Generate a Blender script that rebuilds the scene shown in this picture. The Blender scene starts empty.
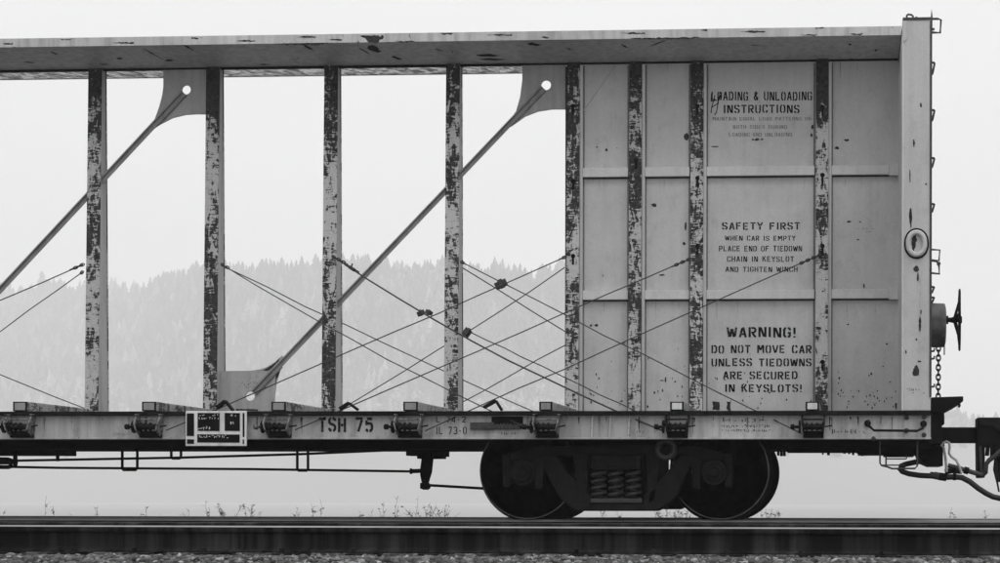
import bpy, bmesh, math, random
import numpy as np
from mathutils import Vector, Matrix

random.seed(7)
SC = bpy.context.scene
COL = SC.collection
R = math.radians

# ------------------------------------------------------------------ camera
F, PX, PY = 1670.0, 755.0, 497.0          # focal length and axis, in pixels of the 1000 x 563 photograph
YAW = math.atan(95.0 / F)                 # car recedes slightly to the left
ROLL = 0.0019
D, H = 16.3, 0.214                        # camera to car centre line, camera above rail top (rail top is z = 0)
cam_d = bpy.data.cameras.new('camera')
cam = bpy.data.objects.new('camera', cam_d)
COL.objects.link(cam)
cam_d.sensor_width = 36.0
cam_d.lens = 36.0 * F / 1000.0
cam_d.shift_x = (500.0 - PX) / 1000.0
cam_d.shift_y = (PY - 281.5) / 1000.0
cam_d.clip_start = 0.1
cam_d.clip_end = 30000.0
cam.matrix_world = (Matrix.Translation((0, -D, H)) @ Matrix.Rotation(YAW, 4, 'Z')
                    @ Matrix.Rotation(R(90), 4, 'X') @ Matrix.Rotation(ROLL, 4, 'Z'))
SC.camera = cam
_cr = [cam.matrix_world.col[i].to_3d() for i in range(3)]


def P(x, y, Y):
    """world point on the upright plane at depth Y seen at photograph pixel (x, y)"""
    d = _cr[0] * ((x - PX) / F) + _cr[1] * (-(y - PY) / F) - _cr[2]
    t = (Y + D) / d.y
    return Vector((d.x * t, Y, H + d.z * t))


def WX(x, Y, y=300):
    return P(x, y, Y).x


def WZ(y, Y, x=500):
    return P(x, y, Y).z


# ------------------------------------------------------------------ sky and light
SUN_EL, SUN_AZ = R(60), R(148)            # weak light through the overcast, from the camera's side
world = bpy.data.worlds.new('World')
SC.world = world
world.use_nodes = True
nt = world.node_tree
nt.nodes.clear()
N = nt.nodes.new
out = N('ShaderNodeOutputWorld')
bg = N('ShaderNodeBackground')
sky = N('ShaderNodeTexSky')
sky.sky_type = 'NISHITA'
sky.sun_disc = False
sky.sun_elevation = SUN_EL
sky.sun_rotation = SUN_AZ
sky.dust_density = 6.0
bw = N('ShaderNodeRGBToBW')
nt.links.new(sky.outputs[0], bw.inputs[0])
skm = N('ShaderNodeMath'); skm.operation = 'MULTIPLY'; skm.inputs[1].default_value = 0.010
nt.links.new(bw.outputs[0], skm.inputs[0])
geo = N('ShaderNodeTexCoord')
sep = N('ShaderNodeSeparateXYZ')
nt.links.new(geo.outputs['Generated'], sep.inputs[0])
mx = N('ShaderNodeMath'); mx.operation = 'MAXIMUM'; mx.inputs[1].default_value = 0.0
nt.links.new(sep.outputs['Z'], mx.inputs[0])
lin = N('ShaderNodeMath'); lin.operation = 'MULTIPLY_ADD'          # overcast: zenith brighter than the horizon
lin.inputs[1].default_value = 1.3; lin.inputs[2].default_value = 0.66
nt.links.new(mx.outputs[0], lin.inputs[0])
cmap = N('ShaderNodeMapping'); cmap.inputs['Scale'].default_value = (2.2, 2.2, 7.0)
nt.links.new(geo.outputs['Generated'], cmap.inputs[0])
cn = N('ShaderNodeTexNoise'); cn.inputs['Scale'].default_value = 1.7
cn.inputs['Detail'].default_value = 4.0; cn.inputs['Roughness'].default_value = 0.5
nt.links.new(cmap.outputs[0], cn.inputs['Vector'])
cm = N('ShaderNodeMapRange')
cm.inputs['From Min'].default_value = 0.3; cm.inputs['From Max'].default_value = 0.7
cm.inputs['To Min'].default_value = 0.955; cm.inputs['To Max'].default_value = 1.045
nt.links.new(cn.outputs['Fac'], cm.inputs['Value'])
mul = N('ShaderNodeMath'); mul.operation = 'MULTIPLY'
nt.links.new(lin.outputs[0], mul.inputs[0]); nt.links.new(cm.outputs[0], mul.inputs[1])
add = N('ShaderNodeMath'); add.operation = 'ADD'
nt.links.new(mul.outputs[0], add.inputs[0]); nt.links.new(skm.outputs[0], add.inputs[1])
nt.links.new(add.outputs[0], bg.inputs['Color'])
bg.inputs['Strength'].default_value = 1.0
nt.links.new(bg.outputs[0], out.inputs[0])

sun_d = bpy.data.lights.new('sun', 'SUN')
sun_d.energy = 1.5
sun_d.angle = R(28)
sun = bpy.data.objects.new('sun', sun_d)
COL.objects.link(sun)
sdir = Vector((math.sin(SUN_AZ) * math.cos(SUN_EL), math.cos(SUN_AZ) * math.cos(SUN_EL), math.sin(SUN_EL)))
sun.rotation_euler = sdir.to_track_quat('Z', 'Y').to_euler()

SC.view_settings.view_transform = 'Standard'
SC.view_settings.look = 'None'
SC.view_settings.exposure = -0.15
SC.view_settings.gamma = 1.0
SC.view_settings.use_curve_mapping = False
SC.render.engine = 'CYCLES'
SC.cycles.use_denoising = True
SC.cycles.max_bounces = 8
SC.cycles.volume_bounces = 2
SC.cycles.transparent_max_bounces = 8


# ------------------------------------------------------------------ materials
class NT:
    def __init__(self, name):
        self.m = bpy.data.materials.new(name)
        self.m.use_nodes = True
        self.t = self.m.node_tree
        self.b = self.t.nodes['Principled BSDF']
        self.pos = None

    def n(self, typ, **kw):
        n = self.t.nodes.new(typ)
        for k, v in kw.items():
            setattr(n, k, v)
        return n

    def l(self, a, b):
        self.t.links.new(a, b)

    def coord(self, scale):
        if self.pos is None:
            self.pos = self.n('ShaderNodeNewGeometry').outputs['Position']
        mp = self.n('ShaderNodeMapping')
        mp.inputs['Scale'].default_value = scale
        self.l(self.pos, mp.inputs[0])
        return mp.outputs[0]

    def noise(self, scale, detail=3.0, rough=0.55, off=(0, 0, 0)):
        v = self.coord(scale)
        v.node.inputs['Location'].default_value = off
        n = self.n('ShaderNodeTexNoise')
        n.inputs['Scale'].default_value = 1.0
        n.inputs['Detail'].default_value = detail
        n.inputs['Roughness'].default_value = rough
        self.l(v, n.inputs['Vector'])
        return n.outputs['Fac']

    def rng(self, s, a, b, c=0.0, d=1.0):
        n = self.n('ShaderNodeMapRange')
        n.inputs['From Min'].default_value = a
        n.inputs['From Max'].default_value = b
        n.inputs['To Min'].default_value = c
        n.inputs['To Max'].default_value = d
        self.l(s, n.inputs['Value'])
        return n.outputs[0]

    def math(self, op, a, b):
        n = self.n('ShaderNodeMath', operation=op)
        for i, s in enumerate((a, b)):
            if isinstance(s, (int, float)):
                n.inputs[i].default_value = s
            else:
                self.l(s, n.inputs[i])
        return n.outputs[0]

    def mix(self, fac, a, b):
        n = self.n('ShaderNodeMix', data_type='FLOAT')
        for i, s in ((0, fac), (2, a), (3, b)):
            if isinstance(s, (int, float)):
                n.inputs[i].default_value = s
            else:
                self.l(s, n.inputs[i])
        return n.outputs[0]

    def done(self, val, rough=0.6, metal=0.0, bump=None, bstr=0.3, bdist=0.004, spec=0.4):
        if isinstance(val, (int, float)):
            self.b.inputs['Base Color'].default_value = (val, val, val, 1)
        else:
            self.l(val, self.b.inputs['Base Color'])
        if isinstance(rough, (int, float)):
            self.b.inputs['Roughness'].default_value = rough
        else:
            self.l(rough, self.b.inputs['Roughness'])
        self.b.inputs['Metallic'].default_value = metal
        self.b.inputs['Specular IOR Level'].default_value = spec
        if bump is not None:
            bn = self.n('ShaderNodeBump')
            bn.inputs['Strength'].default_value = bstr
            bn.inputs['Distance'].default_value = bdist
            self.l(bump, bn.inputs['Height'])
            self.l(bn.outputs[0], self.b.inputs['Normal'])
        return self.m


def plain(name, v, rough=0.7, metal=0.0, var=0.25, scale=9.0, spec=0.4):
    t = NT(name)
    n = t.noise((scale,) * 3, 4.0)
    val = t.rng(n, 0.3, 0.7, v * (1 - var), v * (1 + var))
    return t.done(val, rough, metal, n, 0.25, 0.004, spec)


def paint(name, v, dirt=0.25, chips=0.30, rough=0.6, chipscale=26.0, low=None, spec=0.35, dent=0.0, blot=0.10):
    """weathered flat paint: blotches, run-down grime streaks, small dark chips"""
    t = NT(name)
    big = t.noise((1.1, 1.1, 1.1), 4.0)
    fine = t.noise((60, 60, 60), 2.0)
    streak = t.noise((14, 14, 0.9), 4.0, 0.6)
    val = t.rng(big, 0.3, 0.7, v * (1 - blot), v * (1 + blot * .8))
    med = t.noise((7, 7, 5), 5.0, 0.65, (1, 4, 2))
    val = t.math('MULTIPLY', val, t.rng(med, 0.52, 0.75, 1.0, 1.0 - blot * 1.6))
    val = t.math('MULTIPLY', val, t.rng(fine, 0.3, 0.7, 0.95, 1.05))
    val = t.math('MULTIPLY', val, t.rng(streak, 0.42, 0.72, 1.0, 1.0 - dirt))
    c = t.noise((chipscale, chipscale, chipscale * 0.8), 3.0, 0.6, (3, 7, 1))
    cover = t.noise((1.7, 1.7, 1.7), 2.0, 0.5, (9, 2, 5))
    thr = t.math('ADD', c, t.math('MULTIPLY', t.math('SUBTRACT', cover, 0.5), 0.16))
    if low is not None:                                    # stone chips and splash near the deck
        z = t.n('ShaderNodeSeparateXYZ'); t.l(t.pos, z.inputs[0])
        thr = t.math('ADD', thr, t.rng(z.outputs['Z'], low, low + 0.55, 0.055, 0.0))
    mask = t.rng(thr, 1.02 - chips, 1.04 - chips, 0, 1)
    val = t.mix(mask, val, 0.022)
    r = t.mix(mask, rough, 0.85)
    if dent:
        dn = t.noise((1.9, 1.9, 1.6), 2.0, 0.5, (5, 5, 5))
        t.done(val, r, 0.0, None, spec=spec)
        b1 = t.n('ShaderNodeBump'); b1.inputs['Strength'].default_value = 1.0; b1.inputs['Distance'].default_value = dent
        t.l(dn, b1.inputs['Height'])
        b2 = t.n('ShaderNodeBump'); b2.inputs['Strength'].default_value = .12; b2.inputs['Distance'].default_value = .002
        t.l(fine, b2.inputs['Height']); t.l(b1.outputs[0], b2.inputs['Normal'])
        t.l(b2.outputs[0], t.b.inputs['Normal'])
        return t.m
    return t.done(val, r, 0.0, fine, 0.12, 0.002, spec)


def scraped(name, light, dark, bias=0.0):
    """strap-worn post face: paint left in flakes over dark rust, horizontal nicks"""
    t = NT(name)
    a = t.noise((16, 16, 5.5), 6.0, 0.66)
    a.node.inputs['Distortion'].default_value = 0.9
    b = t.noise((9, 9, 40), 4.0, 0.65, (2, 5, 0))
    b.node.inputs['Distortion'].default_value = 1.2
    c = t.noise((2.0, 2.0, 1.1), 3.0, 0.5, (7, 1, 3))
    f = t.noise((70, 70, 40), 2.0, 0.6)
    s = t.math('ADD', t.math('MULTIPLY', a, 0.46), t.math('MULTIPLY', b, 0.30))
    s = t.math('ADD', s, t.math('MULTIPLY', c, 0.34))
    s = t.math('ADD', s, t.math('MULTIPLY', f, 0.10))
    zz = t.n('ShaderNodeSeparateXYZ'); t.l(t.pos, zz.inputs[0])
    s = t.math('ADD', s, t.rng(zz.outputs['Z'], 3.7, 4.35, 0.0, 0.07))       # straps rub the upper ends bare
    mask = t.rng(s, 0.598 + bias, 0.616 + bias, 0, 1)
    lt = t.rng(f, 0.3, 0.7, light * 0.85, light * 1.1)
    dk = t.rng(t.noise((30, 30, 30), 3.0), 0.35, 0.65, dark * 0.5, dark * 2.2)
    val = t.mix(mask, lt, dk)
    return t.done(val, 0.75, 0.0, mask, 0.5, 0.003, 0.3)


M = {}
M['panel'] = paint('grey_panel_paint', 0.455, 0.08, 0.27, 0.55, low=0.98, dent=.03)
M['panel_b'] = paint('grey_stiffener_paint', 0.52, 0.08, 0.24, 0.55)
M['bulk'] = paint('bulkhead_paint', 0.45, 0.10, 0.26, 0.5)
M['sill'] = paint('sill_paint', 0.39, 0.35, 0.29, 0.6, blot=.24)
M['chord'] = paint('chord_paint', 0.56, 0.30, 0.31, 0.5, chipscale=16)
M['fascia'] = paint('fascia_paint', 0.48, 0.35, 0.31, 0.6, chipscale=20)
M['side'] = paint('post_side_paint', 0.36, 0.25, 0.26, 0.6)
M['scrape'] = scraped('scraped_post_paint', 0.44, 0.020, -.010)
M['scrape_dark'] = scraped('scraped_post_rust', 0.40, 0.018, -0.018)
M['riser'] = scraped('scraped_riser_paint', 0.30, 0.04, 0.01)
M['gusset'] = paint('gusset_paint', 0.33, 0.2, 0.24, 0.55)
M['rod'] = paint('rod_paint', 0.24, 0.3, 0.26, 0.6)
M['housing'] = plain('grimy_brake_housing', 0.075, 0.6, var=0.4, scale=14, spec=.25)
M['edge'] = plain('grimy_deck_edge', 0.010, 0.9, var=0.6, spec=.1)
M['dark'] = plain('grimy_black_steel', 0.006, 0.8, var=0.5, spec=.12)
M['mid'] = plain('grimy_grey_steel', 0.032, 0.6, var=0.5, scale=20)
M['winch'] = plain('oily_winch_steel', 0.009, 0.65, var=0.6, scale=25, spec=.06)
M['winch_l'] = paint('worn_winch_paint', 0.17, 0.5, 0.46, 0.5, chipscale=40)
M['cable'] = plain('dark_wire_rope', 0.03, 0.6)
M['hose'] = plain('black_rubber', 0.012, 0.55)
M['pale'] = plain('bare_bright_steel', 0.42, 0.4, var=0.3, scale=30)
M['spring'] = plain('worn_spring_steel', 0.04, 0.5, var=0.4, scale=20)
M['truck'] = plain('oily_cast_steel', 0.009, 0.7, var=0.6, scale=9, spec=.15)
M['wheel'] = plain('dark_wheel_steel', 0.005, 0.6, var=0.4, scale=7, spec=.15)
M['tread'] = plain('polished_tread_steel', 0.12, 0.35, 0.8, 0.3)
t = NT('black_stencil_ink')
i1 = t.noise((55, 55, 55), 4.0, .7)
i2 = t.noise((5, 5, 5), 2.0, .5, (3, 3, 3))
i3 = t.math('ADD', i1, t.math('MULTIPLY', i2, .5))
M['ink'] = t.done(t.rng(i3, .80, 1.05, .011, .18), .85, spec=.1)
M['ink_f'] = plain('faded_stencil_ink', 0.17, 0.8, var=0.25, scale=60)
M['chip_shade'] = plain('rust_scar_and_shade', 0.02, 0.85, var=0.7, scale=40)  # bare rust, and also the painted shade lines and gusset shadows
M['stain_shade'] = plain('brown_stain_and_shade', 0.15, 0.85, var=0.3, scale=40)  # dirt runs, and also the painted shade strips beside the posts
M['run'] = plain('pale_dirt_run', 0.34, 0.85, var=0.2, scale=20)
M['white'] = paint('white_placard_paint', 0.62, 0.3, 0.30, 0.6, chipscale=40)
M['black'] = plain('black_placard_paint', 0.005, 0.8, spec=.1)
M['weld'] = paint('weld_bead', 0.5, 0.4, 0.36, 0.5, chipscale=50)

t = NT('bare_scuffed_steel')
v = t.coord((5.0, 2.2, 1))
v.node.inputs['Rotation'].default_value = (0, 0, .5)
n_ = t.n('ShaderNodeTexNoise'); n_.inputs['Scale'].default_value = 2.2; n_.inputs['Detail'].default_value = 5; n_.inputs['Distortion'].default_value = .6
t.l(v, n_.inputs['Vector'])
M['bare'] = t.done(t.rng(n_.outputs['Fac'], .40, .60, .12, .85), t.rng(n_.outputs['Fac'], .38, .62, .45, .22), .7, n_.outputs['Fac'], .2, .004)

# bare steel rails
t = NT('rusty_rail_steel')
st = t.noise((6.0, 3, 0.3), 4.0, 0.65)
bl = t.noise((1.6, 2, 0.5), 3.0, 0.6, (4, 0, 0))
v = t.rng(st, 0.44, 0.76, 0.004, 0.048)
v = t.math('MULTIPLY', v, t.rng(bl, 0.35, 0.65, 0.5, 1.3))
M['rail'] = t.done(v, 0.85, 0.0, st, 0.2, 0.003, .12)
M['shine'] = plain('worn_rail_head', 0.20, 0.45, 0.3, 0.15, 4.0)

t = NT('ballast_stone')
oi = t.n('ShaderNodeAttribute', attribute_name='tone')
oi.attribute_type = 'GEOMETRY'
fn = t.noise((80, 80, 80), 3.0)
v = t.math('MULTIPLY', t.math('MULTIPLY', oi.outputs['Fac'], 0.13), t.rng(fn, 0.3, 0.7, 0.6, 1.4))
M['stone'] = t.done(v, 0.85, 0.0, fn, 0.4, 0.004)

t = NT('ballast_bed')
a = t.noise((22, 22, 22), 4.0, 0.7)
M['bed'] = t.done(t.rng(a, 0.35, 0.7, 0.008, 0.06), 0.95, 0.0, a, 1.0, 0.03)
M['tie'] = plain('weathered_sleeper_wood', 0.06, 0.9, var=0.5, scale=12)
M['soil'] = plain('dry_grass_soil', 0.28, 0.95, var=0.4, scale=2)

t = NT('pale_dry_meadow')
w1 = t.noise((0.012, 0.004, 0.02), 4.0, 0.6)
M['meadow'] = t.done(t.rng(w1, .3, .7, .21, .25), .95)
t = NT('forest_needles')
at_ = t.n('ShaderNodeAttribute', attribute_name='tone'); at_.attribute_type = 'GEOMETRY'
fz = t.noise((0.012, 0.012, 0.012), 3.0)
M['needle'] = t.done(t.math('MULTIPLY', at_.outputs['Fac'], t.rng(fz, 0.38, 0.62, 0.45, 1.8)), 0.9)
M['leafless'] = plain('pale_bare_crowns', 0.34, 0.9, scale=0.05)
t = NT('forest_floor')
hn = t.noise((0.015, 0.015, 0.015), 4.0)
zz = t.n('ShaderNodeSeparateXYZ'); t.l(t.pos, zz.inputs[0])
hz_ = t.math('ADD', zz.outputs['Z'], t.rng(hn, 0.3, 0.7, -14, 14))
M['hill'] = t.done(t.mix(t.rng(hz_, 62, 120, 0, 1), 0.17, 0.07), 0.95)       # low fog painted in as a paler meadow tone, woods above
M['weed'] = plain('dry_weed', 0.34, 0.9, var=0.4, scale=30)


# ------------------------------------------------------------------ mesh building
class MB:
    def __init__(self):
        self.v, self.f, self.mi = [], [], []
        self.cur = 0

    def face(self, idx):
        self.f.append(tuple(idx)); self.mi.append(self.cur)

    def box(self, x0, x1, y0, y1, z0, z1):
        return self.hexa([(x0, y0, z0), (x1, y0, z0), (x1, y1, z0), (x0, y1, z0),
                          (x0, y0, z1), (x1, y0, z1), (x1, y1, z1), (x0, y1, z1)])

    def hexa(self, c):
        b = len(self.v)
        self.v += [tuple(p) for p in c]
        for q in ((0, 3, 2, 1), (4, 5, 6, 7), (0, 1, 5, 4), (1, 2, 6, 5), (2, 3, 7, 6), (3, 0, 4, 7)):
            self.face([b + i for i in q])
        return self

    def pbox(self, x0, x1, y0, y1, Ya, Yb):
        """box whose front face (depth Ya) covers a photograph rectangle"""
        xm, ym = (x0 + x1) / 2, (y0 + y1) / 2
        return self.box(P(x0, ym, Ya).x, P(x1, ym, Ya).x, Ya, Yb, P(xm, y1, Ya).z, P(xm, y0, Ya).z)

    def prism(self, pts, Ya, Yb):
        """outline of world (x, z) points pulled from depth Ya to Yb"""
        b, n = len(self.v), len(pts)
        ar = sum(pts[i][0] * pts[(i + 1) % n][1] - pts[(i + 1) % n][0] * pts[i][1] for i in range(n))
        if ar < 0:
            pts = pts[::-1]
        self.v += [(p[0], Ya, p[1]) for p in pts] + [(p[0], Yb, p[1]) for p in pts]
        self.face(range(b, b + n))
        self.face(range(b + 2 * n - 1, b + n - 1, -1))
        for i in range(n):
            j = (i + 1) % n
            self.face((b + j, b + i, b + n + i, b + n + j))
        return self

    def pprism(self, px, Ya, Yb):
        return self.prism([(P(x, y, Ya).x, P(x, y, Ya).z) for x, y in px], Ya, Yb)

    def bar(self, a, b, w, d):
        """rectangular bar between two points: w across in the x-z plane, d in depth"""
        a, b = Vector(a), Vector(b)
        u = (b - a).normalized()
        s = Vector((-u.z, 0, u.x)).normalized() * (w / 2)
        e = Vector((0, d / 2, 0))
        return self.hexa([a - s - e, b - s - e, b - s + e, a - s + e, a + s - e, b + s - e, b + s + e, a + s + e])

    def tube(self, path, r, n=8, closed=False):
        path = [Vector(p) for p in path]
        m, b = len(path), len(self.v)
        rr = r if isinstance(r, (list, tuple)) else [r] * m
        up = Vector((0.13, 0.37, 0.92)).normalized()
        for i, p in enumerate(path):
            if closed:
                tg = path[(i + 1) % m] - path[i - 1]
            else:
                tg = path[min(i + 1, m - 1)] - path[max(i - 1, 0)]
            tg.normalize()
            s = tg.cross(up)
            if s.length < 1e-3:
                s = tg.cross(Vector((1, 0, 0)))
            s.normalize()
            q = s.cross(tg)
            for k in range(n):
                a = 2 * math.pi * k / n
                self.v.append(tuple(p + (s * math.cos(a) + q * math.sin(a)) * rr[i]))
        for i in range(m if closed else m - 1):
            i2 = (i + 1) % m
            for k in range(n):
                k2 = (k + 1) % n
                self.face((b + i * n + k, b + i * n + k2, b + i2 * n + k2, b + i2 * n + k))
        if not closed:
            self.face(range(b + n - 1, b - 1, -1))
            self.face(range(b + (m - 1) * n, b + m * n))
        return self

    def ptube(self, px, r, n=8, closed=False):
        return self.tube([P(*p) for p in px], r, n, closed)

    def lathe(self, c, axis, prof, n=32):
        """prof: (distance along axis, radius) pairs"""
        c = Vector(c)
        ax = {'x': Vector((1, 0, 0)), 'y': Vector((0, 1, 0)), 'z': Vector((0, 0, 1))}[axis]
        s = {'x': Vector((0, 1, 0)), 'y': Vector((1, 0, 0)), 'z': Vector((1, 0, 0))}[axis]
        q = ax.cross(s)
        b, m = len(self.v), len(prof)
        for t_, r in prof:
            for k in range(n):
                a = 2 * math.pi * k / n
                self.v.append(tuple(c + ax * t_ + (s * math.cos(a) + q * math.sin(a)) * r))
        for i in range(m - 1):
            for k in range(n):
                k2 = (k + 1) % n
                self.face((b + i * n + k, b + i * n + k2, b + (i + 1) * n + k2, b + (i + 1) * n + k))
        self.face(range(b + n - 1, b - 1, -1))
        self.face(range(b + (m - 1) * n, b + m * n))
        return self

    def build(self, name, mats, parent=None, bevel=0.0, smooth=False):
        me = bpy.data.meshes.new(name)
        me.from_pydata(self.v, [], self.f)
        if not isinstance(mats, (list, tuple)):
            mats = [mats]
        for m in mats:
            me.materials.append(M[m])
        if len(mats) > 1:
            me.polygons.foreach_set('material_index', self.mi)
        bm = bmesh.new(); bm.from_mesh(me)
        bmesh.ops.recalc_face_normals(bm, faces=bm.faces)
        if bevel:
            eds = [e for e in bm.edges if len(e.link_faces) == 2 and e.calc_face_angle(0) > 0.6]
            bmesh.ops.bevel(bm, geom=eds, offset=bevel, segments=2, affect='EDGES', profile=0.6, clamp_overlap=True)
        bm.to_mesh(me); bm.free()
        if smooth:
            me.polygons.foreach_set('use_smooth', [True] * len(me.polygons))
            me.set_sharp_from_angle(angle=R(40))
        o = bpy.data.objects.new(name, me)
        COL.objects.link(o)
        if parent is not None:
            o.parent = parent
        return o


def tag(o, label=None, cat=None, group=None, kind=None):
    for k, v in (('label', label), ('category', cat), ('group', group), ('kind', kind)):
        if v:
            o[k] = v
    return o


def empty(name):
    o = bpy.data.objects.new(name, None)
    COL.objects.link(o)
    return o


def copy_tree(o, dx, parent=None):
    c = o.copy(); COL.objects.link(c)
    if parent is not None:
        c.parent = parent
    if dx:
        c.location.x += dx
    for ch in list(o.children):
        copy_tree(ch, 0, c)
    return c


# ------------------------------------------------------------------ stencil lettering
L_, R_, B_, T_, C_ = .08, .52, .08, .92, .30
g = .05
GL = {
    'A': [[(L_, 0), (C_ - .03, T_)], [(C_ + .04, 1), (R_ + .02, 0)], [(.24, .32), (.38, .32)]],
    'B': [[(L_, 0), (L_, 1)], [(.2, T_), (.42, T_), (.48, .8), (.48, .62), (.42, .53), (.2, .53)], [(.24, .45), (.44, .45), (.52, .36), (.52, .18), (.44, B_), (.2, B_)]],
    'C': [[(C_ - g, T_), (.16, T_), (L_, .78), (L_, .22), (.16, B_), (C_ - g, B_)], [(C_ + g, T_), (.46, T_), (R_, .80), (R_, .68)], [(C_ + g, B_), (.46, B_), (R_, .20), (R_, .32)]],
    'D': [[(L_, 0), (L_, 1)], [(.22, T_), (.40, T_), (R_, .76), (R_, .24), (.40, B_), (.22, B_)]],
    'E': [[(L_, 0), (L_, 1)], [(.2, T_), (R_, T_)], [(.2, .5), (.46, .5)], [(.2, B_), (R_, B_)]],
    'F': [[(L_, 0), (L_, 1)], [(.2, T_), (R_, T_)], [(.2, .52), (.46, .52)]],
    'G': [[(C_ - g, T_), (.16, T_), (L_, .78), (L_, .22), (.16, B_), (C_ - g, B_)], [(C_ + g, T_), (.46, T_), (R_, .82), (R_, .70)], [(C_ + g, B_), (.46, B_), (R_, .20), (R_, .46), (.36, .46)]],
    'H': [[(L_, 0), (L_, 1)], [(R_, 0), (R_, 1)], [(.2, .5), (.40, .5)]],
    'I': [[(.12, 0), (.12, 1)]],
    'K': [[(L_, 0), (L_, 1)], [(.2, .48), (.48, 1)], [(.28, .52), (.54, 0)]],
    'L': [[(L_, 0), (L_, 1)], [(.2, B_), (R_, B_)]],
    'M': [[(L_, 0), (L_, 1)], [(.17, .96), (.32, .35)], [(.40, .40), (.55, .96)], [(.66, 0), (.66, 1)]],
    'N': [[(L_, 0), (L_, 1)], [(.17, .95), (.44, .05)], [(R_ + .02, 0), (R_ + .02, 1)]],
    'O': [[(C_ - g, T_), (.18, T_), (L_, .78), (L_, .22), (.18, B_), (C_ - g, B_)], [(C_ + g, T_), (.42, T_), (R_, .78), (R_, .22), (.42, B_), (C_ + g, B_)]],
    'P': [[(L_, 0), (L_, 1)], [(.2, T_), (.42, T_), (R_, .80), (R_, .58), (.42, .46), (.2, .46)]],
    'Q': [[(C_ - g, T_), (.18, T_), (L_, .78), (L_, .22), (.18, B_), (C_ - g, B_)], [(C_ + g, T_), (.42, T_), (R_, .78), (R_, .22), (.42, B_), (C_ + g, B_)], [(.36, .24), (.56, 0)]],
    'R': [[(L_, 0), (L_, 1)], [(.2, T_), (.42, T_), (R_, .80), (R_, .60), (.42, .48), (.2, .48)], [(.30, .40), (.54, 0)]],
    'S': [[(R_, .74), (R_, .82), (.44, T_), (C_ + .02, T_)], [(C_ - .08, T_), (.16, T_), (L_, .82), (L_, .64), (.18, .54), (.42, .46), (R_, .36), (R_, .18), (.44, B_), (C_ + .06, B_)], [(C_ - .04, B_), (.16, B_), (L_, .18), (L_, .26)]],
    'T': [[(0.02, T_), (.58, T_)], [(C_, 0), (C_, .80)]],
    'U': [[(L_, 1), (L_, .22), (.16, B_), (C_ - g, B_)], [(R_, 1), (R_, .22), (.44, B_), (C_ + g, B_)]],
    'V': [[(.04, 1), (C_ - .03, .04)], [(C_ + .05, .10), (.56, 1)]],
    'W': [[(.04, 1), (.18, .04)], [(.25, .08), (.36, .85)], [(.42, .85), (.53, .04)], [(.60, .08), (.72, 1)]],
    'Y': [[(.04, 1), (.27, .52)], [(.34, .54), (.56, 1)], [(C_, 0), (C_, .44)]],
    '&': [[(.54, .02), (.18, .62), (.18, .84), (.30, T_), (.42, .82), (.38, .66), (.30, .58)], [(.22, .50), (L_, .36), (L_, .20), (.2, B_), (.36, B_), (.56, .38)]],
    '!': [[(.12, .34), (.12, 1)], [(.12, 0), (.12, .16)]],
    '-': [[(.12, .46), (.34, .46)]],
    '0': None, '1': [[(.2, 0), (.2, 1)]],
    '2': [[(L_, .72), (L_, .82), (.16, T_), (.42, T_), (R_, .80), (R_, .62), (.2, .22)], [(.06, B_), (.56, B_)]],
    '3': [[(L_, .80), (.16, T_), (.42, T_), (R_, .80), (R_, .62), (.44, .54), (.28, .54)], [(.44, .48), (R_, .38), (R_, .20), (.42, B_), (.16, B_), (L_, .20)]],
    '4': [[(.42, 0), (.42, 1)], [(.32, .92), (.06, .34)], [(.04, .26), (.34, .26)]],
    '5': [[(.14, T_), (.52, T_)], [(.10, .80), (.10, .56), (.30, .60), (.46, .56), (R_, .44), (R_, .22), (.42, B_), (C_ + .02, B_)], [(C_ - .06, B_), (.16, B_), (.06, .2)]],
    '7': [[(.02, T_), (.56, T_)], [(.50, .82), (.22, 0)]],
}
GL['0'] = GL['O']
ADV = {'I': .24, '!': .24, 'M': .74, 'W': .76, ' ': .42, '-': .46, '1': .4}


def stroke(mb, pts, th, mapf):
    n = len(pts)
    pv = [Vector((p[0], p[1])) for p in pts]
    b = len(mb.v)
    for i in range(n):
        d0 = (pv[i] - pv[i - 1]).normalized() if i else (pv[1] - pv[0]).normalized()
        d1 = (pv[i + 1] - pv[i]).normalized() if i < n - 1 else d0
        n0, n1 = Vector((-d0.y, d0.x)), Vector((-d1.y, d1.x))
        m = n0 + n1
        m = m.normalized() if m.length > 1e-4 else n0
        k = th / 2 / max(0.4, m.dot(n0))
        mb.v.append(mapf(pv[i] + m * k)); mb.v.append(mapf(pv[i] - m * k))
    for i in range(n - 1):
        mb.face((b + 2 * i, b + 2 * i + 1, b + 2 * i + 3, b + 2 * i + 2))


def lettering(text, x0, x1, yt, yb, Y, mat, parent, name='stencil_lettering', th=.155, squash=None):
    """one stencilled line filling photograph box x0..x1, yt..yb on the plane Y"""
    mb = MB()
    gap = .16
    tot = sum(ADV.get(c, .6) + gap for c in text) - gap
    sx = (x1 - x0) / tot
    sy = yb - yt
    cx = 0.0
    rnd = random.Random(text)
    for c in text:
        if c != ' ':
            jy = rnd.uniform(-.03, .03)
            for pts in GL[c]:
                stroke(mb, pts, th, lambda p, cx=cx, jy=jy: tuple(P(x0 + (cx + p.x) * sx, yb - (p.y + jy) * sy, Y)))
        cx += ADV.get(c, .6) + gap
    return tag(mb.build(name, mat, parent), kind='stuff')


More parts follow.
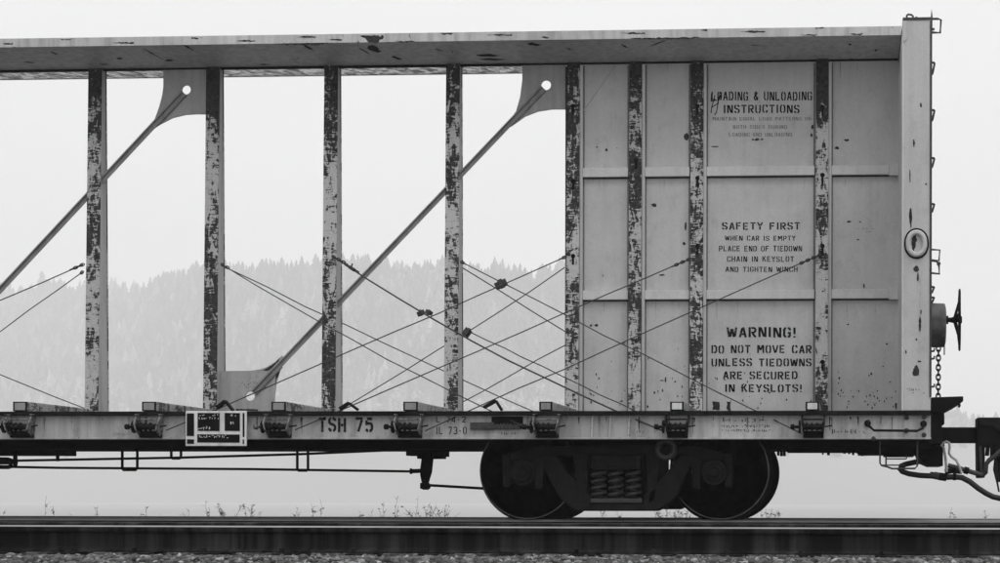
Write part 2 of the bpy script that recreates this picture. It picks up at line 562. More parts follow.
def faint_marks(x0, x1, yt, yb, Y, mat, parent, seed, dens=.8, name='worn_lettering'):
    """print too worn to read: short broken strokes"""
    mb = MB(); rnd = random.Random(seed)
    x = x0
    h = yb - yt
    while x < x1 - 1.5:
        if rnd.random() < dens:
            for k in range(rnd.choice((1, 2, 2))):
                a = rnd.uniform(0, .45); e = rnd.uniform(.6, 1)
                xx = x + rnd.uniform(0, 1.6)
                if rnd.random() < .6:
                    stroke(mb, [(xx, yt + a * h), (xx + rnd.uniform(-.3, .3), yt + e * h)], .55, lambda p: tuple(P(p.x, p.y, Y)))
                else:
                    yy = yt + rnd.uniform(.1, .9) * h
                    stroke(mb, [(xx, yy), (xx + 1.6, yy + .1)], .5, lambda p: tuple(P(p.x, p.y, Y)))
        x += 2.5
    return tag(mb.build(name, mat, parent), kind='stuff')


def ragged_patch(pts, Y, parent, mat='chip_shade', name='scar_and_shade', jag=.7, seed=0):
    """a ragged patch of wear, dirt or painted shade with its own outline, lying on a surface at depth Y"""
    rnd = random.Random(seed + len(pts) * 31 + int(pts[0][0] * 7))
    o = []
    for i in range(len(pts)):
        a, b = pts[i], pts[(i + 1) % len(pts)]
        n = max(2, int(math.hypot(b[0] - a[0], b[1] - a[1]) / 1.8))
        for k in range(n):
            t_ = k / n
            o.append((a[0] + (b[0] - a[0]) * t_ + rnd.uniform(-jag, jag) * .5, a[1] + (b[1] - a[1]) * t_ + rnd.uniform(-jag, jag) * .5))
    mb = MB()
    b0 = len(mb.v)
    for p in o:
        mb.v.append(tuple(P(p[0], p[1], Y)))
    mb.face(range(len(o)))
    return mb.build(name, mat, parent)


def blob(cx, cy, rx, ry, Y, parent, mat='chip_shade', seed=0, name='scar_and_shade'):
    n = 9
    return ragged_patch([(cx + rx * math.cos(2 * math.pi * k / n), cy + ry * math.sin(2 * math.pi * k / n)) for k in range(n)], Y, parent, mat, name, min(rx, ry) * .55, seed + int(cx))


# ================================================================== SETTING
# ---- embankment carrying both tracks, and the flat land behind the camera
BED = -0.215
FGY = -3.85                                # centre of the empty nearer track
prof = [(-9.0, -0.42), (FGY - 2.6, BED - .10), (FGY - 1.5, BED - .012), (FGY + 1.3, BED), (FGY + 1.95, BED - .04),
        (-1.3, BED), (1.4, BED), (2.4, BED - .03), (4.2, -.30), (5.5, -.36), (9.0, -2.6), (14, -6.2), (22, -8.5)]
mb = MB()
xs = [-3000, -300, -60, -30, -15, -8, -4, 0, 4, 8, 15, 30, 60, 300, 3000]
for x in xs:
    for y, z in prof:
        mb.v.append((x, y, z))
n = len(prof)
for i in range(len(xs) - 1):
    for j in range(n - 1):
        mb.face((i * n + j, (i + 1) * n + j, (i + 1) * n + j + 1, i * n + j + 1))
o = mb.build('ballast_bed', 'bed'); tag(o, kind='structure')
mb = MB()
for x in (-3000, 3000):
    for y, z in ((-3000, -.9), (-60, -.55), (-8.8, -.425)):
        mb.v.append((x, y, z))
mb.face((0, 3, 4, 1)); mb.face((1, 4, 5, 2))
o = mb.build('ground', 'soil'); tag(o, kind='structure')
mb = MB()
for x in (-3000, 3000):
    for y in (9, 3200):
        mb.v.append((x, y, -6.0))
mb.face((0, 2, 3, 1))
o = mb.build('meadow', 'meadow'); tag(o, kind='structure')

# ---- forested hills across the valley
ridge_px = [(-900, 290), (-300, 300), (-60, 297), (0, 298), (60, 296), (140, 297), (180, 284), (215, 279), (250, 279), (300, 274), (350, 272), (400, 280),
            (440, 276), (480, 284), (520, 285), (565, 279), (620, 292), (700, 322), (800, 372), (900, 418), (1000, 442), (1200, 450), (1800, 440)]
rx = np.array([p[0] for p in ridge_px]); ry = np.array([p[1] for p in ridge_px])
rd = np.interp(rx, [-900, -60, 120, 230, 560, 800, 1800], [2500, 2200, 2050, 1800, 1750, 1900, 2400])


def hill_point(x, t_):
    yr = float(np.interp(x, rx, ry)) - 11 + 2.6 * math.sin(x * .11) + 1.8 * math.sin(x * .047 + 1); dr = float(np.interp(x, rx, rd))
    d0 = 1400 + 60 * math.sin(x * .006)
    dist = d0 + t_ * (dr - d0)
    hr = (PY - yr) / F * (dr + 0.0) + H
    s = t_ if t_ < 1 else 2 - t_
    z = -7 + (hr + 7) * max(0.0, s) ** 1.15
    z += 9 * math.sin(x * .021 + t_ * 7) * math.sin(t_ * 9 + x * .011) * min(1, t_ * 3) * (1 - min(1, abs(t_ - 1) * 0 + t_ ** 6))
    p = P(x, PY, dist)
    return (p.x, p.y, z)


gx = np.linspace(-900, 1800, 110)
gt = np.linspace(0, 1.5, 28)
mb = MB()
for x in gx:
    for t_ in gt:
        mb.v.append(hill_point(float(x), float(t_)))
n = len(gt)
for i in range(len(gx) - 1):
    for j in range(n - 1):
        mb.face((i * n + j, (i + 1) * n + j, (i + 1) * n + j + 1, i * n + j + 1))
o = mb.build('hill', 'hill', smooth=True); tag(o, kind='structure')

rng = np.random.default_rng(5)


def conifer(seed):
    r = np.random.default_rng(seed)
    v, f = [], []
    lay = 7
    for k in range(lay):
        zb = .06 + .86 * k / lay
        zt = min(1.0, zb + .30)
        rad = (.20 * (1 - zb) + .012) * r.uniform(.8, 1.2)
        b = len(v); m = 7
        v.append((r.uniform(-.01, .01), r.uniform(-.01, .01), zt))
        for a in range(m):
            rr = rad * r.uniform(.55, 1.3)
            an = 2 * math.pi * (a + r.uniform(-.3, .3)) / m
            v.append((rr * math.cos(an), rr * math.sin(an), zb - r.uniform(0, .05)))
        for a in range(m):
            f.append((b, b + 1 + a, b + 1 + (a + 1) % m))
    return np.array(v), np.array(f)


def roundtree(seed):
    r = np.random.default_rng(seed)
    v, f = [], []
    for c in range(26):
        ctr = r.normal(0, .2, 3) + np.array([0, 0, .62]); ctr[2] = max(.2, ctr[2])
        for k in range(4):
            a = ctr + r.normal(0, .10, 3); b_ = ctr + r.normal(0, .10, 3); e = ctr + r.normal(0, .10, 3)
            i = len(v); v += [a, b_, e]; f.append((i, i + 1, i + 2))
    return np.array(v), np.array(f)


def scatter(name, protos, places, mat):
    VS, FS, off = [], [], 0
    for (x, y, z, s, wd, k, a) in places:
        v, f = protos[k]
        ca, sa = math.cos(a), math.sin(a)
        q = np.empty_like(v)
        q[:, 0] = (v[:, 0] * ca - v[:, 1] * sa) * s * wd + x
        q[:, 1] = (v[:, 0] * sa + v[:, 1] * ca) * s * wd + y
        q[:, 2] = v[:, 2] * s + z
        VS.append(q); FS.append(f + off); off += len(v)
    V = np.concatenate(VS).astype(np.float32); FF = np.concatenate(FS).astype(np.int32)
    me = bpy.data.meshes.new(name)
    me.vertices.add(len(V)); me.vertices.foreach_set('co', V.ravel())
    me.loops.add(FF.size); me.loops.foreach_set('vertex_index', FF.ravel())
    me.polygons.add(len(FF)); me.polygons.foreach_set('loop_start', np.arange(0, FF.size, 3, dtype=np.int32))
    me.update(calc_edges=True); me.validate()
    me.materials.append(M[mat])
    o = bpy.data.objects.new(name, me); COL.objects.link(o)
    return o, me


pl, pr = [], []
for i in range(15000):
    x = rng.uniform(-420, 1050); t_ = rng.uniform(0.02, 1.04) ** .8
    p = hill_point(x, t_)
    s = rng.uniform(8, 21) * (1.25 if rng.random() < .08 else 1)
    if p[2] < 78 + rng.normal(0, 16):
        if p[2] > 62 and rng.random() < .35:
            pr.append((p[0], p[1], p[2] - .5, rng.uniform(9, 16), rng.uniform(.9, 1.3), int(rng.integers(4)), rng.uniform(0, 6.28)))
        continue
    pl.append((p[0], p[1], p[2] - .8, s, rng.uniform(1.1, 1.9), int(rng.integers(8)), rng.uniform(0, 6.28)))
for x in np.arange(-300, 900, 3.1):                      # the trees that make the skyline
    x = x + rng.uniform(-2, 2)
    p = hill_point(x, rng.uniform(.93, 1.0))
    pl.append((p[0], p[1], p[2] - .8, (rng.uniform(8, 15) + 6 * math.sin(x * .09) * math.sin(x * .23)) * (1.5 if rng.random() < .08 else 1), rng.uniform(1.2, 2.0), int(rng.integers(8)), rng.uniform(0, 6.28)))
protos = [conifer(k) for k in range(8)]
o, me = scatter('forest', protos, pl, 'needle')
at = me.attributes.new('tone', 'FLOAT', 'POINT')
at.data.foreach_set('value', np.repeat(np.clip(rng.lognormal(-3.4, 1.0, len(pl)), .005, .17), [len(protos[p[5]][0]) for p in pl]).astype(np.float32))
tag(o, 'hazy conifer forest covering the hills beyond the freight car', 'forest', kind='stuff')
o, _ = scatter('meadow_trees', [roundtree(k) for k in range(4)], pr, 'leafless')
tag(o, 'pale rounded trees at the hazy foot of the forest', 'trees', kind='stuff')


# ---- tracks
RAIL = [(-.070, -.190), (.070, -.190), (.070, -.180), (.014, -.165), (.009, -.150), (.009, -.060), (.020, -.046), (.036, -.040),
        (.0385, -.024), (.038, -.010), (.031, -.003), (.020, 0), (-.020, 0), (-.031, -.003), (-.038, -.010), (-.0385, -.024), (-.036, -.040), (-.020, -.046), (-.009, -.060), (-.009, -.150), (-.014, -.165), (-.070, -.180)]


def rail(parent, yc, x0, x1, worn=-.0125):
    mb = MB(); n = len(RAIL)
    for x in (x0, x1):
        mb.v += [(x, yc + a, b) for a, b in RAIL]
    for i in range(n):
        j = (i + 1) % n
        mb.cur = 1 if RAIL[i][1] >= worn and RAIL[j][1] >= worn else 0
        mb.face((i, j, n + j, n + i))
    mb.cur = 0
    mb.face(range(n)); mb.face(range(2 * n - 1, n - 1, -1))
    return mb.build('rail', ['rail', 'shine'], parent)


tie_mb = MB().box(-.115, .115, -1.30, 1.30, -.18, 0)
tie_me = None


def shared(mb, name, mat, bevel):
    o = mb.build(name, mat, bevel=bevel)
    me = o.data
    bpy.data.objects.remove(o)
    return me


plate_me = shared(MB().box(-.09, .09, -.17, .17, 0, .013), 'tie_plate', 'rail', .003)
spike_me = shared(MB().box(-.012, .012, -.018, .018, -.02, .022), 'rail_spike', 'rail', .004)


def track(yc, label, worn, x0=-26, x1=14):
    global tie_me
    t_ = empty('railway_track'); t_.location = (0, 0, 0)
    tag(t_, label, 'railway track')
    rail(t_, yc - .7525, x0, x1, worn[0]); rail(t_, yc + .7525, x0, x1, worn[1])
    k = 0
    x = -13.0
    while x < 8:
        if tie_me is None:
            o = tie_mb.build('sleeper', 'tie', t_, bevel=.008); tie_me = o.data
        else:
            o = bpy.data.objects.new('sleeper', tie_me); COL.objects.link(o); o.parent = t_
        o.location = (x + random.uniform(-.02, .02), yc + random.uniform(-.03, .03), -.2035)
        o.rotation_euler.z = random.uniform(-.01, .01)
        if yc < -1:
            for s in (-.7525, .7525):
                for nm, me_, z in (('tie_plate', plate_me, -.2030), ('rail_spike', spike_me, -.176)):
                    for e in ((0,) if nm == 'tie_plate' else (-1, 1)):
                        q = bpy.data.objects.new(nm, me_); COL.objects.link(q); q.parent = t_
                        q.location = (o.location.x + e * .05, yc + s + e * .078, z)
        x += .53
    return t_


track(0.0, 'track that carries the freight car, farther of the two tracks', (-.025, -.025))
track(FGY, 'empty track in front of the freight car, rusty rails on gravel', (-.0105, -.001))


# ---- gravel
def rock(seed):
    bm = bmesh.new()
    r = random.Random(seed)
    for k in range(13):
        q = Vector((r.gauss(0, 1), r.gauss(0, 1), r.gauss(0, 1))).normalized()
        bm.verts.new((q.x * r.uniform(.8, 1.25), q.y * r.uniform(.6, 1.0), q.z * r.uniform(.5, .9)))
    res = bmesh.ops.convex_hull(bm, input=bm.verts)
    bmesh.ops.delete(bm, geom=[e for e in res['geom_interior'] if isinstance(e, bmesh.types.BMVert)], context='VERTS')
    bm.verts.index_update(); bm.verts.ensure_lookup_table()
    v = np.array([tuple(q.co) for q in bm.verts]); f = np.array([[w.index for w in q.verts] for q in bm.faces])
    bm.free()
    return v, f


def bed_z(y):
    return float(np.interp(y, [p[0] for p in prof], [p[1] for p in prof]))


def gravel(name, ya, yb, num, smin, smax, lift, seed, x0=-9.2, x1=2.6, skip=()):
    r = np.random.default_rng(seed)
    pl = []
    while len(pl) < num:
        x = r.uniform(x0, x1); y = r.uniform(ya, yb)
        if any(a < y < b for a, b in skip):
            continue
        s = r.uniform(smin, smax)
        pl.append((x, y, bed_z(y) + s * r.uniform(-.15, lift), s, r.uniform(.8, 1.35), int(r.integers(10)), r.uniform(0, 6.28)))
    o, me = scatter(name, [rock(k) for k in range(10)], pl, 'stone')
    cnt = [rock(k)[0].shape[0] for k in range(10)]
    tone = np.repeat(np.clip(r.lognormal(-.75, .75, num), .08, 2.2), [cnt[p[5]] for p in pl])
    at = me.attributes.new('tone', 'FLOAT', 'POINT')
    at.data.foreach_set('value', tone.astype(np.float32))
    return o


RAILS_FG = [(FGY - .7525 - .085, FGY - .7525 + .085), (FGY + .7525 - .085, FGY + .7525 + .085)]
o = gravel('gravel', FGY - 3.0, FGY - .70, 19000, .013, .034, .45, 3, skip=RAILS_FG)
tag(o, 'loose grey ballast stones along the foot of the nearer rail', 'gravel', kind='stuff')
o = gravel('gravel', FGY - .68, 3.6, 9000, .02, .034, .2, 4, skip=RAILS_FG + [(-.84, -.66), (.66, .84)])
tag(o, 'ballast stones between the rails of both tracks', 'gravel', kind='stuff')

# ================================================================== THE FREIGHT CAR
car = empty('freight_car')
car.location = (0, 0, 0)
tag(car, 'grey centre-beam railway flat car with worn posts, bulkhead end and tie-down cables', 'freight car')

YS = -1.42                                 # face of the near side sill
ZD = WZ(411.5, YS, 450)                    # deck
ZS0 = WZ(439.5, YS, 450)                   # underside of side sill
ZT = WZ(66.6, -.06, 200)                                 # keel of the top beam, where the posts end
XB0, XB1 = WX(903, YS, 250), WX(931, YS, 250)     # bulkhead thickness
XL = XB1 - 22.2                            # other end of the car, far outside the picture


# ---- deck and sills
def side_sill(sgn):
    mb = MB()
    y = YS * -sgn if sgn > 0 else YS
    s = -1 if sgn < 0 else 1
    # channel: web, bottom flange with turned lip
    mb.box(XL, XB1, min(y, y - s * .012), max(y, y - s * .012), ZS0 + .020, ZD - .036)
    mb.box(XL, XB1 + .004, min(y + s * .014, y - s * .12), max(y + s * .014, y - s * .12), ZS0, ZS0 + .020)
    return mb.build('side_sill', 'sill', car, bevel=.004)


sill_near = side_sill(-1)
side_sill(1)
mb = MB(); mb.box(XL, XB1, -1.47, 1.47, ZD - .034, ZD)
deck = mb.build('deck', 'edge', car)
mb = MB(); mb.box(XL + .2, XB1 - .05, -.34, .34, WZ(449.6, -.34, 300), ZD - .04)
mb.box(XL + .2, XB1 - .05, -.46, .46, WZ(449.6, -.34, 300) - .0, WZ(449.6, -.34, 300) + .014)
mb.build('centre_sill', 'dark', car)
k = 0
x = WX(85, -.15) - 1.157 * 10
while x < XB0:
    for s in (-1, 1):
        mb = MB(); mb.box(x - .06, x + .06, min(s * 1.40, s * .345), max(s * 1.40, s * .345), ZS0 + .025, ZD - .04)
        mb.build('cross_bearer', 'dark', car)
    x += 1.157

# dark slot plate and welded slide on the sill
mb = MB(); mb.pbox(491.5, 523, 416.5, 429, YS - .002, YS + .01); mb.build('sill_slot', 'black', sill_near)
mb = MB(); mb.pbox(470, 494, 422.3, 429.5, YS - .03, YS - .001); mb.pbox(494, 520, 424.5, 429, YS - .02, YS - .0025)
mb.build('slide_bolt', 'mid', sill_near, bevel=.004)
for i_, xx in enumerate(np.arange(497, 521, 3.4)):
    mb = MB(); mb.ptube([(xx, 423.5, YS - .022), (xx + 2.0, 429, YS - .022)], .006, 6); mb.build('slide_tooth', 'mid', sill_near)
for xx in (592, 610, 629):
    mb = MB(); mb.ptube([(xx + .8, 415.5, YS - .004), (xx, 426, YS - .006), (xx - .6, 438, YS - .004)], .010, 6)
    mb.build('weld_seam', 'weld', sill_near)
mb = MB(); mb.ptube([(868, 421, YS), (868, 423, YS - .07), (869.5, 426.5, YS - .085), (874, 430.5, YS - .09), (917, 431, YS - .09), (922.5, 428.5, YS - .085), (923, 424, YS - .06), (923, 422, YS)], .012, 8)
mb.build('grab_iron', 'winch', car, smooth=True)
mb = MB(); mb.lathe(P(867.5, 423.5, YS), 'y', [(-.02, .03), (0, .03)], 14); mb.build('grab_bracket', 'dark', car)
mb = MB(); mb.lathe(P(923.5, 424, YS), 'y', [(-.02, .03), (0, .03)], 14); mb.build('grab_bracket', 'dark', car)
for bx, by in ((906.5, 417.5), (906.5, 430.5), (924, 417), (924, 435), (873.5, 438.8)):
    mb = MB(); mb.lathe(P(bx, by, YS), 'y', [(-.022, .010), (-.020, .020), (0, .022)], 10); mb.build('bolt', 'mid', sill_near)
mb = MB(); mb.pprism([(112.5, 416.5), (128, 416.5), (128, 434), (112.5, 434)], YS - .004, YS - .0005)
mb.build('patch_plate', 'sill', sill_near)

lettering('TSH 75', 318.5, 373, 417.8, 432, YS - .0022, 'ink', sill_near, th=.19)
lettering('L 74-2', 436, 466, 416.4, 422.6, YS - .0022, 'ink', sill_near, th=.13)
lettering('IL 73-0', 436, 467, 426.7, 434.4, YS - .0022, 'ink', sill_near, th=.13)
faint_marks(501, 519, 431.8, 435.2, YS - .0022, 'ink', sill_near, 3, .85)
faint_marks(637, 658, 430, 433.5, YS - .0022, 'ink', sill_near, 4, .6)
faint_marks(724, 768, 418.5, 422.5, YS - .0022, 'ink', sill_near, 5, .8)
faint_marks(721, 772, 424.5, 428, YS - .0022, 'ink', sill_near, 6, .9)
faint_marks(721, 772, 429, 432, YS - .0022, 'ink', sill_near, 7, .7)
faint_marks(832, 866, 429, 434.5, YS - .0022, 'ink', sill_near, 8, .8)

rnd = random.Random(77)
for k in range(58):                         # dirt runs down the sill from the deck edge and round the winches
    x0 = rnd.choice((rnd.uniform(0, 905), rnd.choice((40, 168, 262, 298, 392, 428, 530, 566, 600, 640, 694, 797, 830)) + rnd.uniform(-7, 7)))
    if 312 < x0 < 378 or 432 < x0 < 525 or 183 < x0 < 250:
        continue
    y0 = 415.8 + rnd.uniform(0, 2); ln = rnd.uniform(3, 19); w = rnd.uniform(.25, 1.1)
    ragged_patch([(x0 - w, y0), (x0 + w, y0), (x0 + w * .5, y0 + ln * .6), (x0, y0 + ln), (x0 - w * .6, y0 + ln * .5)], YS - .0013, sill_near, rnd.choice(('stain_shade', 'stain_shade', 'chip_shade')), 'dirt_run', .5, k)

# ---- top beam: shallow V keel below, upright edges
XTR = WX(901, -.62, 30)
ZE0, ZE1 = WZ(47.3, -.62, 0), WZ(38.4, -.62, 0)
mb = MB()
pr_ = [(-.605, ZE0 + .004), (0, ZT), (.605, ZE0 + .004), (.605, ZE1 - .008), (0, ZE1 + .03), (-.605, ZE1 - .008)]
b = 0
for x in (XL + .25, XTR):
    mb.v += [(x, a, c) for a, c in pr_]
for i in range(6):
    j = (i + 1) % 6
    mb.cur = 1 if i == 1 else 0
    mb.face((i, j, 6 + j, 6 + i))
mb.cur = 0
mb.face(range(6)); mb.face(range(11, 5, -1))
beam = mb.build('top_beam', ['chord', 'bare'], car)
mb = MB(); mb.box(XL + .3, XTR - .01, -.022, .022, ZT - .014, ZT + .006); mb.build('keel_strip', 'dark', beam)
for s in (-1, 1):
    mb = MB(); mb.box(XL + .25, XTR + .002, min(s * .606, s * .62), max(s * .606, s * .62), ZE0, ZE1)
    fas = mb.build('beam_edge', 'fascia', beam, bevel=.003)
    if s < 0:
        fascia = fas
YF = -.6212
for i_, (sx, sy, ln) in enumerate(((0, 43.4, 13), (112, 42.6, 22), (235, 40.6, 20), (296, 36.5, 20), (487, 34.6, 25), (620, 33, 25), (740, 31.4, 25), (328, 39.5, 14), (540, 37, 8))):
    ragged_patch([(sx, sy), (sx + ln * .5, sy - .8), (sx + ln, sy - .3), (sx + ln, sy + .9), (sx + ln * .4, sy + .8)], YF, fascia, jag=.9, seed=i_)
ragged_patch([(360, 36), (384, 35.5), (382, 39), (376, 43), (370, 43), (366, 38.5)], YF, fascia, jag=2.2)
for i_, (sx, sy, ln) in enumerate(((275, 43.6, 55), (395, 41, 20), (630, 38, 70), (800, 34.5, 18), (850, 33.5, 14), (60, 39.2, 12), (190, 37.5, 9), (440, 33, 14), (700, 29.5, 8), (815, 27.6, 9))):
    ragged_patch([(sx, sy), (sx + ln, sy - ln * .012 - .3), (sx + ln * .8, sy + 1.2), (sx + ln * .2, sy + 1.0)], YF, fascia, jag=1.1, seed=i_ + 20)


def keel_z(Yv):
    return ZT + (ZE0 + .004 - ZT) * abs(Yv) / .605


def under_scar(pts, seed):
    """scar on the sloping underside: pixel path dropped onto the keel plane"""
    rnd = random.Random(seed)
    mb = MB(); q = []
    for (x, y) in pts:
        lo, hi = -.6, -.02
        for _ in range(30):
            mid = (lo + hi) / 2
            if P(x, y, mid).z > keel_z(mid):
                hi = mid
            else:
                lo = mid
        p = P(x, y, lo)
        q.append((p.x, p.y, keel_z(p.y) - .0025))
    mb.v += q
    mb.face(range(len(q)))
    mb.build('scar_and_shade', 'chip_shade', beam)


rnd = random.Random(11)
for cx, cy, ln, th, sl in ((375, 49, 14, 9, .3), (308, 47, 14, 3, .6), (490, 55, 26, 3.5, .02), (495, 59, 30, 2.5, .0), (398, 58, 12, 3, .25), (120, 58, 7, 2, .1), (170, 60, 10, 2, 0),
                           (152, 53, 22, 1.2, .55), (190, 48, 14, 2.2, .6), (105, 64, 10, 1.4, .05), (265, 64, 12, 1.2, .0), (535, 44, 14, 4.0, .1), (625, 46, 8, 2, .5), (660, 42, 22, 1.4, -.4),
                           (850, 44, 3, 2.5, 0), (876, 50, 3.5, 3, 0), (756, 45, 12, .9, .1), (55, 53, 9, 1.3, .4), (30, 62, 14, 1.2, .1), (365, 51, 12, 1.6, .6), (440, 50, 9, 1.2, .3), (570, 49, 8, 1, .3)):
    pts = []
    for k in range(7):
        f_ = k / 6
        pts.append((cx + ln * (f_ - .5) + rnd.uniform(-.6, .6), cy + sl * ln * (f_ - .5) - th * .5 * math.sin(math.pi * min(1, f_ + .1)) * rnd.uniform(.5, 1.1)))
    for k in range(7):
        f_ = 1 - k / 6
        pts.append((cx + ln * (f_ - .5) + rnd.uniform(-.6, .6), cy + sl * ln * (f_ - .5) + th * .5 * math.sin(math.pi * min(1, f_ + .1)) * rnd.uniform(.5, 1.1)))
    under_scar(pts, 0)


# ---- posts: tapered body with a worn flange plate on each face
def yf(z, deep=.25, top=.11):
    f_ = (z - ZD) / (ZT - ZD)
    return (deep + (top - deep) * f_) / 2


def post(xc, w, mat, parent, body_w=None, deep=.25, top=.11, back=True):
    bw_ = body_w or w * .90
    a, c = yf(ZD, deep, top) - .010, yf(ZT, deep, top) - .010
    mb = MB()
    mb.hexa([(xc - bw_ / 2, -a, ZD), (xc + bw_ / 2, -a, ZD), (xc + bw_ / 2, a, ZD), (xc - bw_ / 2, a, ZD),
             (xc - bw_ / 2, -c, ZT + .02), (xc + bw_ / 2, -c, ZT + .02), (xc + bw_ / 2, c, ZT + .02), (xc - bw_ / 2, c, ZT + .02)])
    o = mb.build('post', 'side', parent)
    for s in ((-1, 1) if back else (-1,)):
        mb = MB()
        mb.hexa([(xc - w / 2, s * a, ZD), (xc + w / 2, s * a, ZD), (xc + w / 2, s * (a + .011), ZD), (xc - w / 2, s * (a + .011), ZD),
                 (xc - w / 2, s * c, ZT), (xc + w / 2, s * c, ZT), (xc + w / 2, s * (c + .011), ZT), (xc - w / 2, s * (c + .011), ZT)])
        mb.build('post_flange', mat, o, bevel=.003)
    return o


def keyslot(px, py, par, deep=.25, top=.11):
    z = WZ(py, -.09, px)
    Y = -yf(z, deep, top) - .0045
    c = P(px, py, Y)
    mb = MB(); n = 10
    pts = [(c.x + .022 * math.cos(R(a)), c.z + .022 * math.sin(R(a))) for a in range(-60, 241, 30)]
    pts += [(c.x - .010, c.z - .085), (c.x + .010, c.z - .085)]
    mb.prism(pts, Y - .001, Y + .010)
    return mb.build('keyslot', 'black', par)


SP = 1.157
xs_post = [(WX(a, -.12, 405) + WX(b_, -.12, 405)) / 2 for a, b_ in ((84.7, 98.2), (203.3, 216.3), (321.6, 335.2), (444.2, 457.4))]
wid = WX(98.2, -.12) - WX(84.7, -.12)
posts = []
for i_, x in enumerate(xs_post):
    posts.append(post(x, wid, ('scrape_dark', 'scrape_dark', 'scrape', 'scrape')[i_], car))
for k in range(1, 10):
    copy_tree(posts[k % 2], (xs_post[0] - SP * k) - xs_post[k % 2], car)
for i_, (px, ys) in enumerate(((97, (107, 180)), (215, (180, 254)), (328, (107, 180, 330)), (451, (120, 260)))):
    pass
pp = []
for a, b_, m_ in ((565.3, 578.3, 'scrape'), (628.0, 640.6, 'scrape_dark'), (689.6, 702.5, 'scrape'), (815.3, 828.0, 'scrape')):
    x = (WX(a, -.12, 405) + WX(b_, -.12, 405)) / 2
    pp.append(post(x, WX(b_, -.12) - WX(a, -.12), m_, car, back=False))
for po, px, ys in ((pp[0], 573, (106, 181, 256)), (pp[2], 697.5, (106, 178, 246)), (pp[3], 822.5, (107, 175, 246, 362)), (pp[1], 636, (160,))):
    for y in ys:
        keyslot(px, y, po)
# narrow angle trims beside the panel posts
for x in (pp[0], pp[1], pp[2], pp[3]):
    xc = np.mean([v.co.x for v in x.data.vertices])
    mb = MB(); mb.box(xc + wid * .45, xc + wid * .45 + .028, -.050, -.008, ZD, ZT - .03)
    mb.build('post_trim', 'panel_b', x)
    mb = MB(); mb.box(xc + wid * .45 + .0285, xc + wid * .45 + .040, -.012, -.0066, ZD, ZT - .03); mb.build('grime_shade_seam', 'stain_shade', x)  # grime and shade beside the post, put in as a dark strip
    mb = MB(); mb.box(xc - wid * .5 - .018, xc - wid * .5 - .002, -.012, -.0066, ZD, ZT - .03); mb.build('grime_shade_seam', 'stain_shade' if x is not pp[0] else 'chip_shade', x)  # shadow gap along the post's left side, painted as a strip

# ---- centre web panels with stiffeners
px_ = [np.mean([v.co.x for v in p_.data.vertices]) for p_ in pp]
edges = px_ + [XB0 + .0]
YP = -.006
panels = []
for i_ in range(4):
    mb = MB(); mb.box(edges[i_] + (.0 if i_ else -.02), edges[i_ + 1] - .003, YP, YP + .012, ZD, ZT + .02)
    panels.append(mb.build('web_panel', 'panel', car))
for i_ in range(4):
    for y0, y1, x_ in ((167.3, 176.6, 640), (290.2, 299.6, 640)):
        z0, z1 = WZ(y1, -.05, x_), WZ(y0, -.05, x_)
        xa, xb = edges[i_] + wid * .45 + .03, edges[i_ + 1] - wid * .5 - .004
        if i_ == 3:
            xb = WX(889, -.055)
            mb = MB(); mb.box(xb, XB0 - .004, -.066, YP - .001, z0 - .012, z1 + .014)
            mb.build('stiffener_cap', 'panel_b', panels[i_], bevel=.004)
        mb = MB(); mb.box(xa, xb - .001, -.055, YP - .001, z0, z1)
        mb.build('stiffener', 'panel_b', panels[i_], bevel=.006)
        mb = MB(); mb.box(xa, xb - .001, -.020, YP - .0006, z0 - .012, z0 - .0005); mb.build('grime_shade_seam', 'chip_shade', panels[i_])  # shade and dirt under the stiffener, painted as a thin dark strip
        mb = MB(); mb.box(xa, xb - .001, -.014, YP - .0006, z1 + .0005, z1 + .005); mb.build('grime_shade_seam', 'chip_shade', panels[i_])  # thinner painted line of shade and grime above the stiffener
mb = MB(); mb.tube([P(583, 111, YP - .001), P(617, 62, YP - .001)], .007, 5); mb.build('weld_seam', 'panel', panels[0])
YI = YP - .0016

T3 = panels[2]
lettering('LOADING & UNLOADING', 711.5, 812, 91.5, 100.3, YI, 'ink', T3, th=.17)
lettering('INSTRUCTIONS', 723.5, 799.5, 104.6, 112.8, YI, 'ink', T3, th=.17)
lettering('MAINTAIN EQUAL LOAD PATTERNS ON', 712.5, 811, 116.8, 120.4, YI, 'ink_f', T3)
lettering('BOTH SIDES DURING', 733, 787, 125, 128.6, YI, 'ink_f', T3)
lettering('LOADING AND UNLOADING', 729, 792, 132.6, 136.3, YI, 'ink_f', T3)
lettering('SAFETY FIRST', 722, 800, 222.4, 229.6, YI, 'ink', T3, th=.17)
lettering('WHEN CAR IS EMPTY', 725, 795.5, 235.7, 240.6, YI, 'ink', T3, th=.16)
lettering('PLACE END OF TIEDOWN', 719, 802, 245.7, 251.3, YI, 'ink', T3, th=.16)
lettering('CHAIN IN KEYSLOT', 727, 794, 256.2, 261.7, YI, 'ink', T3, th=.16)
lettering('AND TIGHTEN WINCH', 725.5, 797.5, 266.8, 271.9, YI, 'ink', T3, th=.16)
lettering('WARNING!', 727, 796, 327.3, 337.4, YI, 'ink', T3, th=.18)
lettering('DO NOT MOVE CAR', 711.5, 811.5, 345.3, 353.3, YI, 'ink', T3, th=.18)
lettering('UNLESS TIEDOWNS', 711.5, 811.5, 358.5, 366.3, YI, 'ink', T3, th=.18)
lettering('ARE SECURED', 723, 797.5, 371.5, 379.2, YI, 'ink', T3, th=.18)
lettering('IN KEYSLOTS!', 725, 802, 384.5, 392.2, YI, 'ink', T3, th=.18)
mb = MB()
mapf = lambda p: tuple(P(p.x, p.y, YI - .0006))
